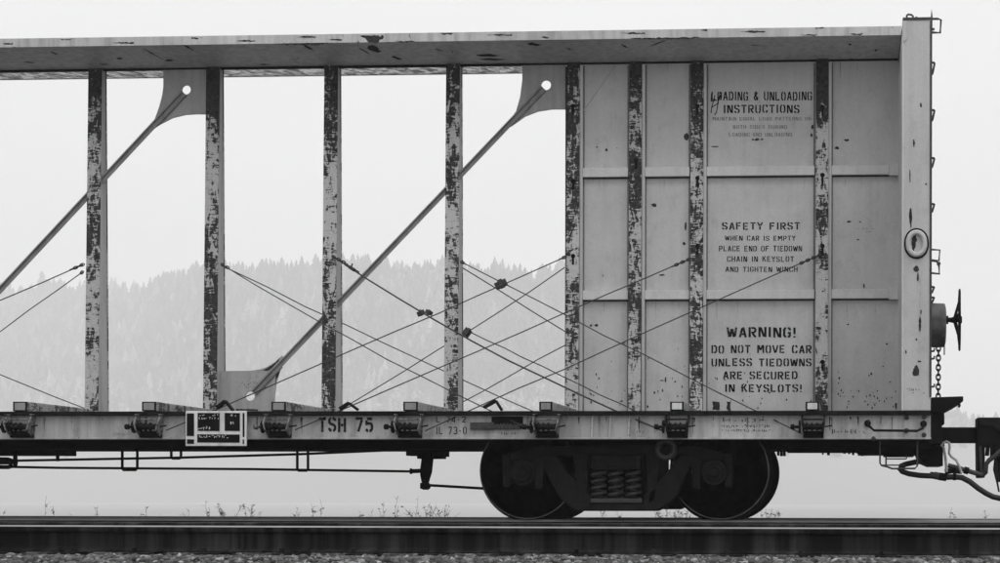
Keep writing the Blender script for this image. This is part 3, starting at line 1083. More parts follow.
for pth in ([(711.5, 93), (711, 101), (718, 100), (722, 92.5)], [(715, 95), (712, 106), (711, 113)], [(720, 92), (716.5, 112), (714.5, 115)], [(711, 107.5), (717, 104), (721, 95)]):
    stroke(mb, pth, .9, mapf)
tag(mb.build('scrawl', 'ink', T3), kind='stuff')
# single dark scars where the paint is gone
for (cx, cy, rx_, ry_, k) in ((753, 139.5, 1.2, 1.0, 2), (757, 139.4, 2.6, 1.1, 2), (762, 139.3, 1.2, .9, 2), (715, 146.5, 4, .6, 2), (812.5, 127, 1.6, 2.4, 2), (811.5, 135, 1.3, 1.6, 2), (745, 173.5, 2, .9, 2),
                              (654, 205, 2.6, 1.8, 1), (686.5, 136.5, 2.4, 3.6, 1), (685.6, 226, 1.1, 4.2, 1), (662, 275, 3, 1.0, 1), (645, 136, 1.2, 2, 1), (684, 243.5, 1.6, 1.6, 1),
                              (606.5, 149.8, 1.3, 1.5, 0), (597, 147, .9, .7, 0), (591, 325.5, 1.3, 1.1, 0), (596.3, 325.3, 1.9, 1.4, 0), (583, 133, 1.5, 3.2, 0), (617, 148, .6, .5, 0), (603, 275.5, .7, .6, 0),
                              (846.5, 140, 2.6, 1.1, 3), (837, 147.8, 2.2, 1.5, 3), (849, 221.6, 2.4, .9, 3), (860, 221.8, 1, .7, 3), (858, 239.5, 1.1, .8, 3), (864, 286, .8, 2.4, 3), (848, 324.5, 1, .8, 3), (887, 344, 1.1, 1, 3),
                              (830.5, 126, 1.4, 2.6, 3), (896, 406, 1.1, 3.4, 3), (662, 380.5, 2.0, .5, 1), (665.5, 379.8, .8, 2.6, 1), (700.5, 136, .5, .5, 1)):
    blob(cx, cy, rx_, ry_, YI - .0004, panels[k])
rnd = random.Random(21)
for k in range(95):                         # specks thrown up along the foot of the panels
    pnl = rnd.choice((0, 1, 3, 3, 3, 2))
    lo, hi = ((583, 626), (645, 687), (708, 812), (834, 899))[pnl]
    cx = rnd.uniform(lo, hi); cy = 409 - abs(rnd.gauss(0, 26))
    blob(cx, cy, rnd.uniform(.3, .9), rnd.uniform(.4, 1.5), YI - .0004, panels[pnl], seed=k)
for k in range(34):                         # thin runs below the stiffeners and beam
    pnl = k % 4
    lo, hi = ((584, 625), (646, 686), (709, 811), (834, 886))[pnl]
    x0 = rnd.uniform(lo, hi); y0 = rnd.choice((179, 302, 62)); ln = rnd.uniform(4, 26); w = rnd.uniform(.2, .6)
    ragged_patch([(x0 - w, y0), (x0 + w, y0), (x0 + w * .4, y0 + ln * .7), (x0, y0 + ln), (x0 - w * .5, y0 + ln * .6)], YI - .0002, panels[pnl], 'run', 'dirt_run', .3, k)
ragged_patch([(713, 402), (719.5, 402), (719.5, 410), (713, 410)], YI - .0004, T3, jag=1.4)
ragged_patch([(727, 401.5), (730.5, 402), (730.5, 410.5), (727, 410)], YI - .0004, T3, jag=1.2)
faint_marks(857, 884, 227.5, 229.5, YI, 'ink_f', panels[3], 31, .7)
faint_marks(866, 880, 231, 233, YI, 'ink_f', panels[3], 32, .6)

# ---- diagonal braces and their gusset plates
GU = {
    'top1': ([(163.3, 66), (206, 66), (206, 114), (196, 113.9), (185, 114.6), (172, 117.8), (160, 124), (151.5, 129.5), (150.5, 126.5), (154.5, 119.5), (159, 107), (162.2, 95), (163.3, 86)], (186.2, 89.6), 4.7),
    'top2': ([(522.2, 60), (566, 60), (566, 109), (552, 109.1), (538, 111.2), (525, 116.2), (510.5, 126.5), (509.5, 124), (515, 114.5), (520, 97), (522.2, 80)], (546, 85), 5.0),
    'low': ([(215, 371.2), (250, 370.8), (260, 369.4), (267.5, 366.8), (276, 361), (282, 355.5), (284, 359), (280, 370), (276.3, 382), (274.6, 395), (274, 411.3), (215, 411.3)], (250, 396.2), 4.8),
}


def plate_with_hole(px, hole, r, Ya, Yb):
    pts = [Vector((P(x, y, Ya).x, P(x, y, Ya).z)) for x, y in px]
    c = P(hole[0], hole[1], Ya); c = Vector((c.x, c.z)); rr = r / 1670 * (D + Ya)
    n = 40
    ang0 = [math.atan2((p - c).y, (p - c).x) for p in pts]
    angs = sorted(set([2 * math.pi * k / n - math.pi for k in range(n)] + ang0))
    outer = []
    m = len(pts)
    for a in angs:
        d = Vector((math.cos(a), math.sin(a))); best = None
        for i in range(m):
            p0, p1 = pts[i], pts[(i + 1) % m]
            e = p1 - p0
            den = d.x * e.y - d.y * e.x
            if abs(den) < 1e-9:
                continue
            t_ = ((p0 - c).x * e.y - (p0 - c).y * e.x) / den
            u = ((p0 - c).x * d.y - (p0 - c).y * d.x) / den
            if t_ > 0 and -1e-4 <= u <= 1 + 1e-4 and (best is None or t_ > best):
                best = t_
        outer.append(c + d * (best or rr * 1.2))
    mb = MB(); k = len(angs)
    for Yv in (Ya, Yb):
        for a, q in zip(angs, outer):
            mb.v.append((q.x, Yv, q.y))
        for a in angs:
            mb.v.append((c.x + rr * math.cos(a), Yv, c.y + rr * math.sin(a)))
    for i in range(k):
        j = (i + 1) % k
        mb.face((i, j, k + j, k + i)); mb.face((2 * k + j, 2 * k + i, 3 * k + i, 3 * k + j))
        mb.face((j, i, 2 * k + i, 2 * k + j)); mb.face((k + i, k + j, 3 * k + j, 3 * k + i))
    return mb


gus = {}
for k, (px, hl, r) in GU.items():
    gus[k] = plate_with_hole(px, hl, r, -.010, .010).build('gusset_plate', 'gusset', car)
for i_ in range(40):
    blob(250 + random.gauss(0, 6) + 4, 384 - abs(random.gauss(0, 5)) + 4, .4, .4, -.0112, gus['low'], seed=i_ + 200)
ragged_patch([(262, 370.5), (270, 366.5), (281, 357.5), (276, 366), (268, 371)], -.0112, gus['low'], jag=.8); ragged_patch([(275, 384), (281, 369), (276, 375)], -.0112, gus['low'], jag=.6)  # two shadows by the brace end, painted dark onto the gusset
ragged_patch([(236, 409), (258, 409), (258, 410.8), (236, 410.8)], -.0112, gus['low'], jag=.8)
rods = [[(-60, 355), (0, 291.5), (60, 227.5), (153, 127), (184, 93)], [(254, 392.5), (283, 362), (320, 321.5), (440, 195.5), (458, 177), (512, 122), (543.5, 88)]]
for r_ in rods:
    a, b_ = P(r_[0][0], r_[0][1], -.026), P(r_[-1][0], r_[-1][1], -.026)
    mb = MB()
    mb.bar(a, b_, .050, .012)
    off = Vector((0, .010, 0))
    u = (b_ - a).normalized(); s = Vector((-u.z, 0, u.x)) * .019
    mb.bar(a + s - Vector((0, .016, 0)), b_ + s - Vector((0, .016, 0)), .012, .022)
    rd_ = mb.build('diagonal_brace', 'rod', car)
    for e_, q in ((0, 1), (-1, -1)):
        if r_[e_][0] < 0:
            continue
        p0 = P(r_[e_][0], r_[e_][1], -.018); dd = (b_ - a).normalized() * q
        mb = MB(); mb.bar(p0, p0 + dd * .38, .072, .014); mb.build('brace_end', 'rod', rd_)
# the same truss goes on beyond the picture
for dx in (-3.47, -6.94):
    for k in ('top1', 'low'):
        copy_tree(gus[k], dx, car)

# ---- risers and winches
RIS = [(15.5, 30), (144, 158.5), (273, 288), (404.5, 419.5), (540, 553.5), (670.5, 684.5), (805.5, 819.5)]
ris = []
for i_, (a, b_) in enumerate(RIS):
    z1 = WZ(402, YS, (a + b_) / 2)
    mb = MB(); mb.box(WX(a, YS, 406), WX(b_, YS, 406), -1.465, -.13, ZD + .001, z1)
    r1 = mb.build('riser', 'riser', car, bevel=.012)
    mb = MB(); mb.box(WX(a, YS, 406) + .002, WX(b_, YS, 406) - .002, -1.4695, -1.4655, ZD + .003, z1 - .001)
    mb.build('riser_end_plate', 'edge', r1)
    mb = MB(); mb.box(WX(a, YS, 406) + .018, WX(b_, YS, 406) - .018, -1.475, -1.4685, ZD + .012, z1 - .012)
    mb.build('riser_cap', 'white' if i_ in (5, 6) else 'rod', r1, bevel=.004)
    c = r1.copy(); COL.objects.link(c); c.parent = car; c.scale.y = -1
    ris.append(r1)
WIN = [(11, 37, 'a'), (140, 165, 'a'), (268, 294, 'a'), (397.5, 424.5, 'a'), (535, 561, 'a'), (666, 690, 'b'), (801.5, 825.5, 'b')]


def winch(a, b_, kind):
    w = empty('winch'); w.parent = car
    Y0 = YS - .012
    zt, zb = WZ(414.6, YS, a), WZ(438.3, YS, a)
    xa, xb = WX(a, YS, 425), WX(b_, YS, 425)
    mid = zb + (zt - zb) * .46
    lm = 'winch_l' if kind == 'a' else 'winch'
    for s, xx in ((1, xa), (-1, xb)):
        mb = MB()
        th = .012
        x0, x1 = (xx, xx + th) if s > 0 else (xx - th, xx)
        lean = .018 * s
        q = [(-.012, zt), (-.10, zt - .02), (-.155, mid + .03), (-.155, mid - .03), (-.07, zb + .02), (-.012, zb)]
        n = len(q); bb = len(mb.v)
        for xv in (x0, x1):
            mb.v += [(xv + (lean if z < mid - .02 else 0), YS + y, z) for y, z in q]
        mb.face(range(n)); mb.face(range(2 * n - 1, n - 1, -1))
        for i in range(n):
            mb.face((i, (i + 1) % n, n + (i + 1) % n, n + i))
        # the bright worn edge of the bracket
        mb.box(x0 - .004, x1 + .006, YS - .112, YS - .006, zt - .012, zt - .001)
        mb.build('winch_bracket', lm, w, bevel=.003)
    mb = MB(); mb.lathe((xa + .013, YS - .10, mid), 'x', [(0, .042), (.012, .042), (.014, .027), (xb - xa - .042, .027), (xb - xa - .040, .042), (xb - xa - .028, .042)], 16)
    mb.build('winch_drum', 'winch', w, smooth=True)
    for k in range(3):
        mb = MB(); mb.tube([(xa + .05 + k * .045 + .024 * math.cos(2 * math.pi * q / 10) * .2, YS - .10 + .034 * math.cos(2 * math.pi * q / 10), mid + .034 * math.sin(2 * math.pi * q / 10)) for q in range(10)], .007, 6, True)
        mb.build('cable_wrap', 'winch', w)
    mb = MB(); mb.box(xa + .016, xb - .016, YS - .052, YS - .014, zb + .002, mid - .035)
    for k in range(3):
        zz = zb + .014 + k * .02
        mb.box(xa + .024, xb - .024, YS - .062, YS - .050, zz, zz + .008)
    mb.build('winch_apron', 'winch', w, bevel=.003)
    mb = MB(); mb.box(xa + .02, xb - .02, YS - .09, YS - .07, zt - .055, zt - .040)
    mb.build('winch_tie_bar', lm, w, bevel=.003)
    mb = MB(); n = 22; pts = []
    for k in range(n):
        rr = .058 if k % 2 else .046
        pts.append((rr * math.cos(2 * math.pi * k / n), rr * math.sin(2 * math.pi * k / n)))
    bb = len(mb.v)
    for xv in (xa - .022, xa - .004):
        mb.v += [(xv, YS - .10 + p, mid + q) for p, q in pts]
    mb.face(range(n)); mb.face(range(2 * n - 1, n - 1, -1))
    for i in range(n):
        mb.face((i, (i + 1) % n, n + (i + 1) % n, n + i))
    mb.build('ratchet_wheel', 'winch', w)
    mb = MB(); mb.lathe((xa - .095, YS - .10, mid), 'x', [(0, .020), (.010, .026), (.035, .026), (.037, .014), (.075, .014)], 10)
    mb.build('winch_spindle', 'winch_l' if a > 200 and a < 300 else 'winch', w)
    mb = MB(); mb.bar((xb - .005, YS - .10, mid), (xb + .06, YS - .11, mid + .012), .012, .012); mb.build('pawl', 'winch', w)
    return w


wins = [winch(*q) for q in WIN]
# brackets bent over the deck edge
for (xa, ya, xb, yb, xc, yc) in ((217, 408, 225.5, 401.2, 233, 410.5), (340, 409, 349, 403.2, 358, 410), (484, 407.5, 496, 401.0, 502, 410.5)):
    mb = MB()
    mb.bar(P(xa, ya, -1.40), P(xb, yb, -1.40), .028, .05); mb.bar(P(xb, yb, -1.398), P(xc, yc, -1.398), .020, .05)
    mb.build('cable_hook', 'winch', car)

# ---- tie-down cables
def cable(a, b_, sag=.02, r=.0055, name='tie_down_cable', chain=0.0, seed=0, via=()):
    a, b_ = P(*a), P(*b_)
    rnd = random.Random(seed)
    n = 9; path = []
    for k in range(n + 1):
        t_ = k / n
        p = a.lerp(b_, t_)
        p.z -= sag * 4 * t_ * (1 - t_) * (a - b_).length / 4
        if 0 < k < n:
            p.z += rnd.uniform(-.006, .006); p.x += rnd.uniform(-.006, .006)
        path.append(p)
    mb = MB(); mb.tube(path, r, 6)
    o = mb.build(name, 'cable', car)
    if chain:
        u = (b_ - a).normalized()
        mb = MB()
        m = int(chain / .034)
        for k in range(m):
            c = a + u * (k * .034 + .01)
            v1 = Vector((0, 1, 0)) if k % 2 else u.cross(Vector((0, 1, 0))).normalized()
            mb.tube([c + u * (.026 * math.cos(2 * math.pi * q / 8)) + v1 * (.013 * math.sin(2 * math.pi * q / 8)) for q in range(8)], .006, 5, True)
        mb.build('anchor_chain', 'cable', o)
    return o


YA, YW = -.105, YS - .10
YB_, YWF = .12, 1.52
cables = {}
cables['a'] = cable((222, 264.5, YA), (535, 432, YW), .055, seed=1, chain=.12)
cable((222.5, 266, YB_), (578, 432, YWF), .02, seed=2, chain=.05)
cables['b'] = cable((333, 256.5, YA), (663, 431, YW), .10, .008, seed=3, chain=.22)
cables['c'] = cable((565, 257, YA), (166, 430.5, YW), .01, seed=4, chain=.08)
cables['d'] = cable((461.5, 262, YA), (801, 433.5, YW), .01, seed=5, chain=.08)
cable((462, 267.5, YB_), (760, 440, YWF), .05, seed=6)
cable((689.5, 259, YA), (295, 430, YW), .0, seed=7, chain=.22)
cable((564.5, 267.5, YB_), (296, 434, YWF), .05, seed=8)
cable((660, 290, YB_), (400, 436, YWF), .02, seed=9)
cable((820.5, 254.5, YA), (425, 431, YW), .0, seed=10, chain=.24)
cable((83, 264.5, YA), (-310, 431, YW), .02, seed=11, chain=.14)
cable((82.5, 272, YB_), (-140, 432, YWF), .0, seed=12, chain=.05)
cable((-260, 270, YB_), (140, 431, YWF), .0, seed=13)
# a second strand beside the middle cable, and clamps
cable((467, 330.5, -.55), (642, 414.5, -1.40), .0, seed=14)


def clamp(x, y, Y, ln, w, ang, par):
    c = P(x, y, Y); u = Vector((math.cos(R(ang)), 0, math.sin(R(ang)))) * (ln / 2)
    mb = MB(); mb.bar(c - u, c + u, w, .03)
    mb.bar(c - u * .3 - Vector((0, .02, 0)), c + u * .5 - Vector((0, .02, 0)), w * 1.3, .03)
    return mb.build('cable_clamp', 'cable', par, bevel=.005)


clamp(352, 268.5, -.19, .16, .026, -32, cables['b'])
mb = MB(); mb.ptube([(351, 268, -.2), (352.5, 263.5, -.2)], .008, 5); mb.build('clamp_bolt', 'cable', cables['b'])
clamp(421, 313.2, -.44, .075, .045, 25, cables['b']); clamp(429, 312.5, -.46, .07, .04, -25, cables['b'])
clamp(467, 332.5, -.56, .075, .075, -38, cables['b'])
clamp(501, 284.3, -.27, .12, .07, 25, cables['d'])

# ---- stencilled data board hung on the sill
bd = empty('data_board'); bd.parent = car
mb = MB(); mb.pbox(185.5, 246.5, 411.2, 446.2, -1.492, -1.475); bk = mb.build('board_plate', 'white', bd, bevel=.006)
for x0, x1, y0, y1 in ((186.7, 194, 413.3, 436), (186.9, 194, 439.3, 443.8), (197.6, 219.5, 413, 431), (224.6, 239.8, 413, 431), (197.3, 239.6, 434.4, 442.6), (242.6, 244.4, 413, 437), (242.6, 244, 439.5, 444)):
    mb = MB(); mb.pprism([(x0, y0), (x1, y0 + .2), (x1, y1 + .2), (x0, y1)], -1.495, -1.4915); mb.build('black_panel', 'black', bd)
YQ = -1.4962
for x0, x1, y0, y1, s in ((198.5, 205, 413.8, 416.2, 1), (212, 217.5, 413.8, 416.2, 2), (198.5, 210, 417, 419.6, 3), (212, 219.3, 417, 419.6, 4), (198, 203, 427, 430, 5), (203.5, 208.5, 425.5, 430, 6),
                          (229.5, 236, 414.2, 417, 7), (230.5, 235, 421.5, 425, 8), (198.5, 226, 434.8, 438.4, 9)):
    faint_marks(x0, x1 + 1.6, y0, y1, YQ, 'white', bd, s, 1.0, 'board_print')

# ---- bulkhead end
mb = MB(); mb.box(XB0, XB1, YS, -YS, ZD + .001, WZ(18.5, YS, 917))
bulk = mb.build('bulkhead', 'bulk', car, bevel=.010)
ZBT = WZ(18.5, YS, 917)
mb = MB(); mb.box(XB0 - .006, XB1 + .008, YS - .008, -YS + .008, ZBT - .012, ZBT + .012); mb.build('bulkhead_cap', 'mid', bulk, bevel=.004)
mb = MB(); mb.box(XB1 - .012, XB1 + .007, YS - .007, YS + .012, ZD + .12, ZBT - .02); mb.build('corner_strip', 'mid', bulk)
mb = MB(); mb.box(XB0 - .010, XB0 + .006, YS - .005, YS + .05, ZD + .002, ZBT - .02); mb.build('corner_strip', 'panel_b', bulk, bevel=.003)
mb = MB(); mb.pprism([(903.2, 21), (906.8, 21), (906.8, 38), (905, 41), (903.6, 41.5)], YS - .012, YS - .001); mb.build('corner_plate', 'bulk', bulk, bevel=.002)
mb = MB(); mb.ptube([(906.8, 18.5, YS + .05), (906.8, 15.3, YS + .05), (908, 14.2, YS + .05), (911.5, 14.6, YS + .05), (913, 16, YS + .05), (913.2, 18.5, YS + .05)], .009, 6); mb.build('lifting_loop', 'mid', bulk)
mb = MB(); mb.ptube([(916.3, 18.4, YS + .05), (916.3, 16.6, YS + .05)], .010, 6); mb.build('bolt', 'mid', bulk)
mb = MB(); mb.pprism([(930.4, 22), (931.6, 8.5), (932.6, 16), (932.4, 33), (930.8, 34)], YS + .1, YS + .16); mb.build('corner_blade', 'mid', bulk)
YR = YS + .35


def hoop(pts, r=.009, Y=YR, par=None, mat='mid'):
    mb = MB(); mb.ptube([(x, y, Y) for x, y in pts], r, 6)
    return mb.build('hand_hold', mat, par or bulk)


hoop([(931, 18.6), (937.5, 18.6), (941, 19.6), (940.2, 32.5), (933, 32.3), (931, 32.3)], .011)
hoop([(931, 29), (934.5, 29)], .012)
for yy, dr in ((62.5, 13), (110, 12), (158, 4), (204, 8), (287, 3), (297.5, 6)):
    xr = WX(930.5, YR, yy)
    c = P(930.5, yy, YR)
    mb = MB()
    mb.tube([(XB1 - .004, YR, c.z), (XB1 + .042, YR, c.z), (XB1 + .047, YR + .03, c.z), (XB1 + .047, YR + .40, c.z), (XB1 + .042, YR + .43, c.z), (XB1 - .004, YR + .43, c.z)], .010, 6)
    mb.box(XB1 - .004, XB1 + .024, YR - .02, YR + .02, c.z - dr / 107, c.z + .012)
    mb.build('ladder_rung', 'mid', bulk)
hoop([(931, 249.5), (939.8, 250), (939, 260.5), (931, 260)], .009)
hoop([(931, 260.5), (937, 261.5), (939, 266), (939.5, 273.8), (931, 273)], .010)
mb = MB(); mb.lathe(P(938.7, 263.8, YR - .01), 'y', [(-.02, .018), (.02, .018)], 8); mb.build('latch', 'mid', bulk)
# rope loop casting
cx, cy = 916.5, 243.5
mb = MB()
loop = [(cx + 8.2 * math.cos(a), cy + 11.2 * math.copysign(abs(math.sin(a)) ** .9, math.sin(a)), YS - .012) for a in [2 * math.pi * k / 28 for k in range(28)]]
mb.ptube(loop, .024, 8, True); mb.build('rope_loop', 'bulk', bulk, smooth=True)
mb = MB(); lp2 = [(cx + 11.4 * math.cos(a), cy + 14.4 * math.copysign(abs(math.sin(a)) ** .9, math.sin(a)), YS - .004) for a in [2 * math.pi * k / 28 for k in range(28)]]
mb.ptube(lp2, .010, 6, True); mb.build('rope_loop_weld', 'winch', bulk)
ragged_patch([(911.5, 233), (916, 232), (915.5, 247), (914, 251), (912, 250)], YS - .0012, bulk, jag=.8)  # dark left half of the loop's opening, its shade painted flat
YK = YS - .0014
for (cx, cy, rx_, ry_) in ((916.3, 269, 2.8, 3.8), (917.8, 277, 1.0, 5), (915.8, 371, 3.2, 6.2), (920, 324, 1.2, 8), (911, 218, 1.0, 11), (916.5, 339.5, 1.0, 1.0), (910, 216, .9, 8), (919.5, 361.5, 2, .9), (920.8, 105, 1.2, 2.4), (913.8, 143, 1.0, 4), (906, 352, .8, 2), (926, 184, 1, 1), (921, 312, .8, 2.5), (910, 176, .6, 7), (916, 240, 1, 2)):
    blob(cx, cy, rx_, ry_, YK, bulk)
for k in range(14):
    blob(919.8 + random.uniform(-.6, .6), random.uniform(276, 345), .3, random.uniform(1, 4), YK, bulk, 'weld', k)
faint_marks(906, 922, 388, 391, YK, 'ink', bulk, 41, .7); faint_marks(910, 926, 392, 394, YK, 'ink', bulk, 42, .5)
# far end of the car: the matching bulkhead, outside the picture
c = bulk.copy(); COL.objects.link(c); c.parent = car; c.location.x = XL - XB0

# ---- hand brake
YH = -.95
hb = empty('hand_brake'); hb.parent = car
c0 = P(931, 325.5, YH); k108 = 1670 / (D + YH)
mb = MB(); mb.lathe((XB1, YH, c0.z), 'x', [(0, .19), (.05, .205), (.145, .20), (.155, .17), (.16, .06)], 28); mb.build('brake_housing', 'housing', hb, smooth=True)
mb = MB(); mb.lathe((XB1 + .15, YH, c0.z + .05), 'x', [(0, .035), (.03, .04), (.032, .022), (.12, .022), (.125, .05), (.155, .03)], 14); mb.build('brake_shaft', 'winch', hb, smooth=True)
wz = P(958, 320, YH).z; xw = WX(959.5, YH, 320)
mb = MB(); R0 = .275
mb.tube([(xw + .05 * R0 * math.cos(2 * math.pi * k / 32), YH + R0 * math.cos(2 * math.pi * k / 32), wz + R0 * math.sin(2 * math.pi * k / 32)) for k in range(32)], .010, 6, True)
mb.build('brake_wheel_rim', 'winch', hb, smooth=True)
for k in range(5):
    a = R(90 + 72 * k); ca, sa = math.cos(a), math.sin(a)
    mb = MB(); mb.tube([(xw - .040, YH + .02 * ca, wz + .02 * sa), (xw - .030, YH + .07 * ca, wz + .07 * sa), (xw - .008, YH + .16 * ca, wz + .16 * sa), (xw + .05 * R0 * ca, YH + R0 * ca, wz + R0 * sa)], [.018, .014, .009, .009], 6)
    mb.build('brake_wheel_spoke', 'winch', hb)
mb = MB(); mb.lathe((xw - .085, YH, wz), 'x', [(0, .022), (.045, .032), (.07, .02)], 12); mb.build('brake_wheel_hub', 'winch', hb)
mb = MB()
ct, cb = P(938.5, 346, YH), P(938.2, 399, YH)
m = 11
for k in range(m):
    c = ct.lerp(cb, (k + .5) / m); hl = .030
    ax = Vector((1, 0, 0)) if k % 2 == 0 else Vector((0, 1, 0))
    mb.tube([c + Vector((0, 0, hl * math.cos(2 * math.pi * q / 10))) + ax * (.019 * math.sin(2 * math.pi * q / 10)) for q in range(10)], .0075, 6, True)
mb.build('brake_chain', 'winch', hb)
mb = MB(); mb.ptube([(944.3, 340, YH), (944.3, 355, YH)], .006, 6); mb.build('release_lever', 'mid', hb)
for yy in (351.5, 359, 387):
    hoop([(931, yy), (934.2, yy - .5), (934.4, yy - 3)], .010)

# ---- end platform, draft gear, coupler
mb = MB(); mb.pprism([(931.5, 397.4), (963.3, 396.3), (963.3, 401.2), (957, 405), (945.5, 411.3), (931.5, 413)], -1.0, -.25)
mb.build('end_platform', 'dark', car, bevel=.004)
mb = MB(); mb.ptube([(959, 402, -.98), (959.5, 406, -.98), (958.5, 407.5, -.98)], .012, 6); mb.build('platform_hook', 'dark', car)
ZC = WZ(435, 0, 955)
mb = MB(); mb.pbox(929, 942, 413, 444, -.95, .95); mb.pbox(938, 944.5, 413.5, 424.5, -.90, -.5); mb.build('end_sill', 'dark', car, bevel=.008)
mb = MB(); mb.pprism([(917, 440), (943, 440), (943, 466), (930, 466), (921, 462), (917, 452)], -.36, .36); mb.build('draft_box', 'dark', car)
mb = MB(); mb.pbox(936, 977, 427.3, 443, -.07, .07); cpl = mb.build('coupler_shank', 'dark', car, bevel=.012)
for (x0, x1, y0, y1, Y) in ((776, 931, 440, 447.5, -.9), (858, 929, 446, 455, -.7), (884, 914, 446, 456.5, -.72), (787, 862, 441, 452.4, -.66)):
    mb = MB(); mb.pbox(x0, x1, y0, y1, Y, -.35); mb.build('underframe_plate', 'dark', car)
rnd = random.Random(5)
for xx in (777, 780, 783, 822, 827, 843, 848, 852, 857, 861, 866, 871, 874):
    mb = MB(); mb.pbox(xx, xx + rnd.uniform(1.6, 3), 447, rnd.uniform(453.5, 456.5), -.68, -.64); mb.build('underframe_bolt', 'dark', car)
mb = MB()
mb.ptube([(880, 441, -1.36), (880, 463.5, -1.36), (881.5, 465.5, -1.36), (888, 467.2, -1.36)], .0085, 6)
mb.ptube([(888, 467.2, -1.36), (892, 468.8, -1.36), (915, 468.6, -1.36), (917.3, 466, -1.36), (917.3, 441, -1.36)], .0085, 6)
mb.ptube([(881, 465.3, -1.36), (905, 465.3, -1.36)], .006, 6)
mb.build('sill_step', 'mid', car)
mb = MB()
mb.ptube([(886, 456, -1.10), (886, 467, -1.10)], .008, 6); mb.ptube([(886, 459, -1.10), (906.5, 459, -1.10)], .006, 6); mb.ptube([(906.5, 455, -1.10), (906.5, 459, -1.10)], .006, 6)
mb.build('sill_step', 'mid', car)
YG = -.40
mb = MB()
hp = [(924, 461, -.3), (915, 462.3, YG), (906, 464.3, YG), (901, 466.3, YG), (899.6, 468.8, YG), (902, 471.6, YG), (909, 474, YG), (920, 475.6, YG), (932, 476.2, YG)]
mb.ptube(hp, .026, 10); ah = mb.build('air_hose', 'hose', car, smooth=True)
mb = MB(); mb.ptube([(930, 475.3, YG), (934, 475.6, YG)], .033, 10); mb.ptube([(934, 475.5, YG), (939.5, 476.6, YG)], .038, 8); mb.build('hose_coupling', 'mid', ah)
mb = MB(); mb.ptube([(941, 446.5, -.5), (943, 443.3, -.5), (946.5, 441.6, -.5), (949.3, 443.2, -.5), (949.8, 448, -.5), (949, 453.5, -.5), (951.5, 457, -.5), (956.5, 460.5, -.5), (959, 466, -.5), (961.5, 473.6, -.5)], .0125, 8)
mb.build('uncoupling_rod', 'pale', car, smooth=True)
mb = MB(); mb.ptube([(943.5, 447, -.46), (945.5, 458, -.46), (946.6, 472, -.46)], .013, 8); mb.build('hose_hanger', 'pale', car, smooth=True)
mb = MB(); mb.ptube([(936.5, 445.5, -.48), (941, 446, -.48), (944.5, 445, -.48)], .014, 8); mb.build('rod_eye', 'mid', car)

# ---- brake rigging below the left part
YU = -.42
rg = empty('brake_rigging'); rg.parent = car
mb = MB(); mb.ptube([(-30, 461.7, YU), (60, 460, YU), (180, 457.8, YU), (300, 454.3, YU), (402, 449.8, YU)], .013, 8); mb.build('brake_rod', 'dark', rg)
mb = MB(); mb.ptube([(-30, 466.3, YU + .1), (60, 468, YU + .1), (250, 469.3, YU + .1), (412, 471.6, YU + .1)], .013, 8); mb.build('brake_rod', 'dark', rg)
for x0, x1, yb in ((122.3, 137.3, 470.2), (297.3, 308, 470.8), (171.3, 181, 458.6)):
    mb = MB()
    mb.ptube([(x0, 447, YU - .03), (x0, yb - 1, YU - .03), (x0 + 1.2, yb, YU - .03), (x1 - 1.2, yb, YU - .03), (x1, yb - 1, YU - .03), (x1, 447, YU - .03)], .013, 8)
    mb.build('rod_hanger', 'dark', rg)
mb = MB(); mb.pbox(-40, 57.5, 445, 455.3, YU, YU + .4); mb.pbox(55.8, 58, 447, 461.5, YU - .01, YU + .02); mb.pbox(13, 15, 450, 467, YU - .03, YU + .02); mb.build('brake_box', 'dark', rg)
mb = MB(); mb.ptube([(-20, 459, YU - .02), (8, 459.5, YU - .02), (13, 461.5, YU - .02)], .022, 8); mb.ptube([(-20, 467, YU - .02), (8, 467.3, YU - .02), (12, 466, YU - .02)], .022, 8)
mb.ptube([(-10, 463, YU), (17, 462.6, YU)], .02, 8); mb.build('slack_adjuster', 'dark', rg)
mb = MB(); mb.pprism([(422.5, 449), (431.5, 449), (431.3, 458), (429.8, 472), (426.3, 483.5), (421.5, 483.5), (419.8, 475), (420, 468)], YU - .05, YU + .05); mb.build('brake_lever', 'dark', rg, bevel=.01)
mb = MB(); mb.lathe(P(424, 486.4, YU - .06), 'y', [(0, .036), (.12, .036)], 10); mb.pbox(420, 427, 483, 489, YU - .05, YU + .05); mb.build('lever_clevis', 'dark', rg)
mb = MB(); mb.ptube([(410, 471.4, YU + .1), (421, 471, YU + .1)], .022, 8); mb.ptube([(410.2, 471.4, YU + .1), (412, 471.4, YU + .1)], .03, 8); mb.build('rod_end', 'dark', rg)
mb = MB(); mb.ptube([(427, 485.3, YU), (500, 489.6, YU)], .014, 8); mb.build('brake_rod', 'dark', rg)
mb = MB()
for x0, x1, y1 in ((406, 424, 455.8), (417, 441, 458.8), (432, 444.3, 456.6), (440, 452, 451.4)):
    mb.pbox(x0, x1, 444, y1, YU + .05 + x0 * 1e-4, YU + .3)
mb.build('lever_bracket', 'dark', rg)


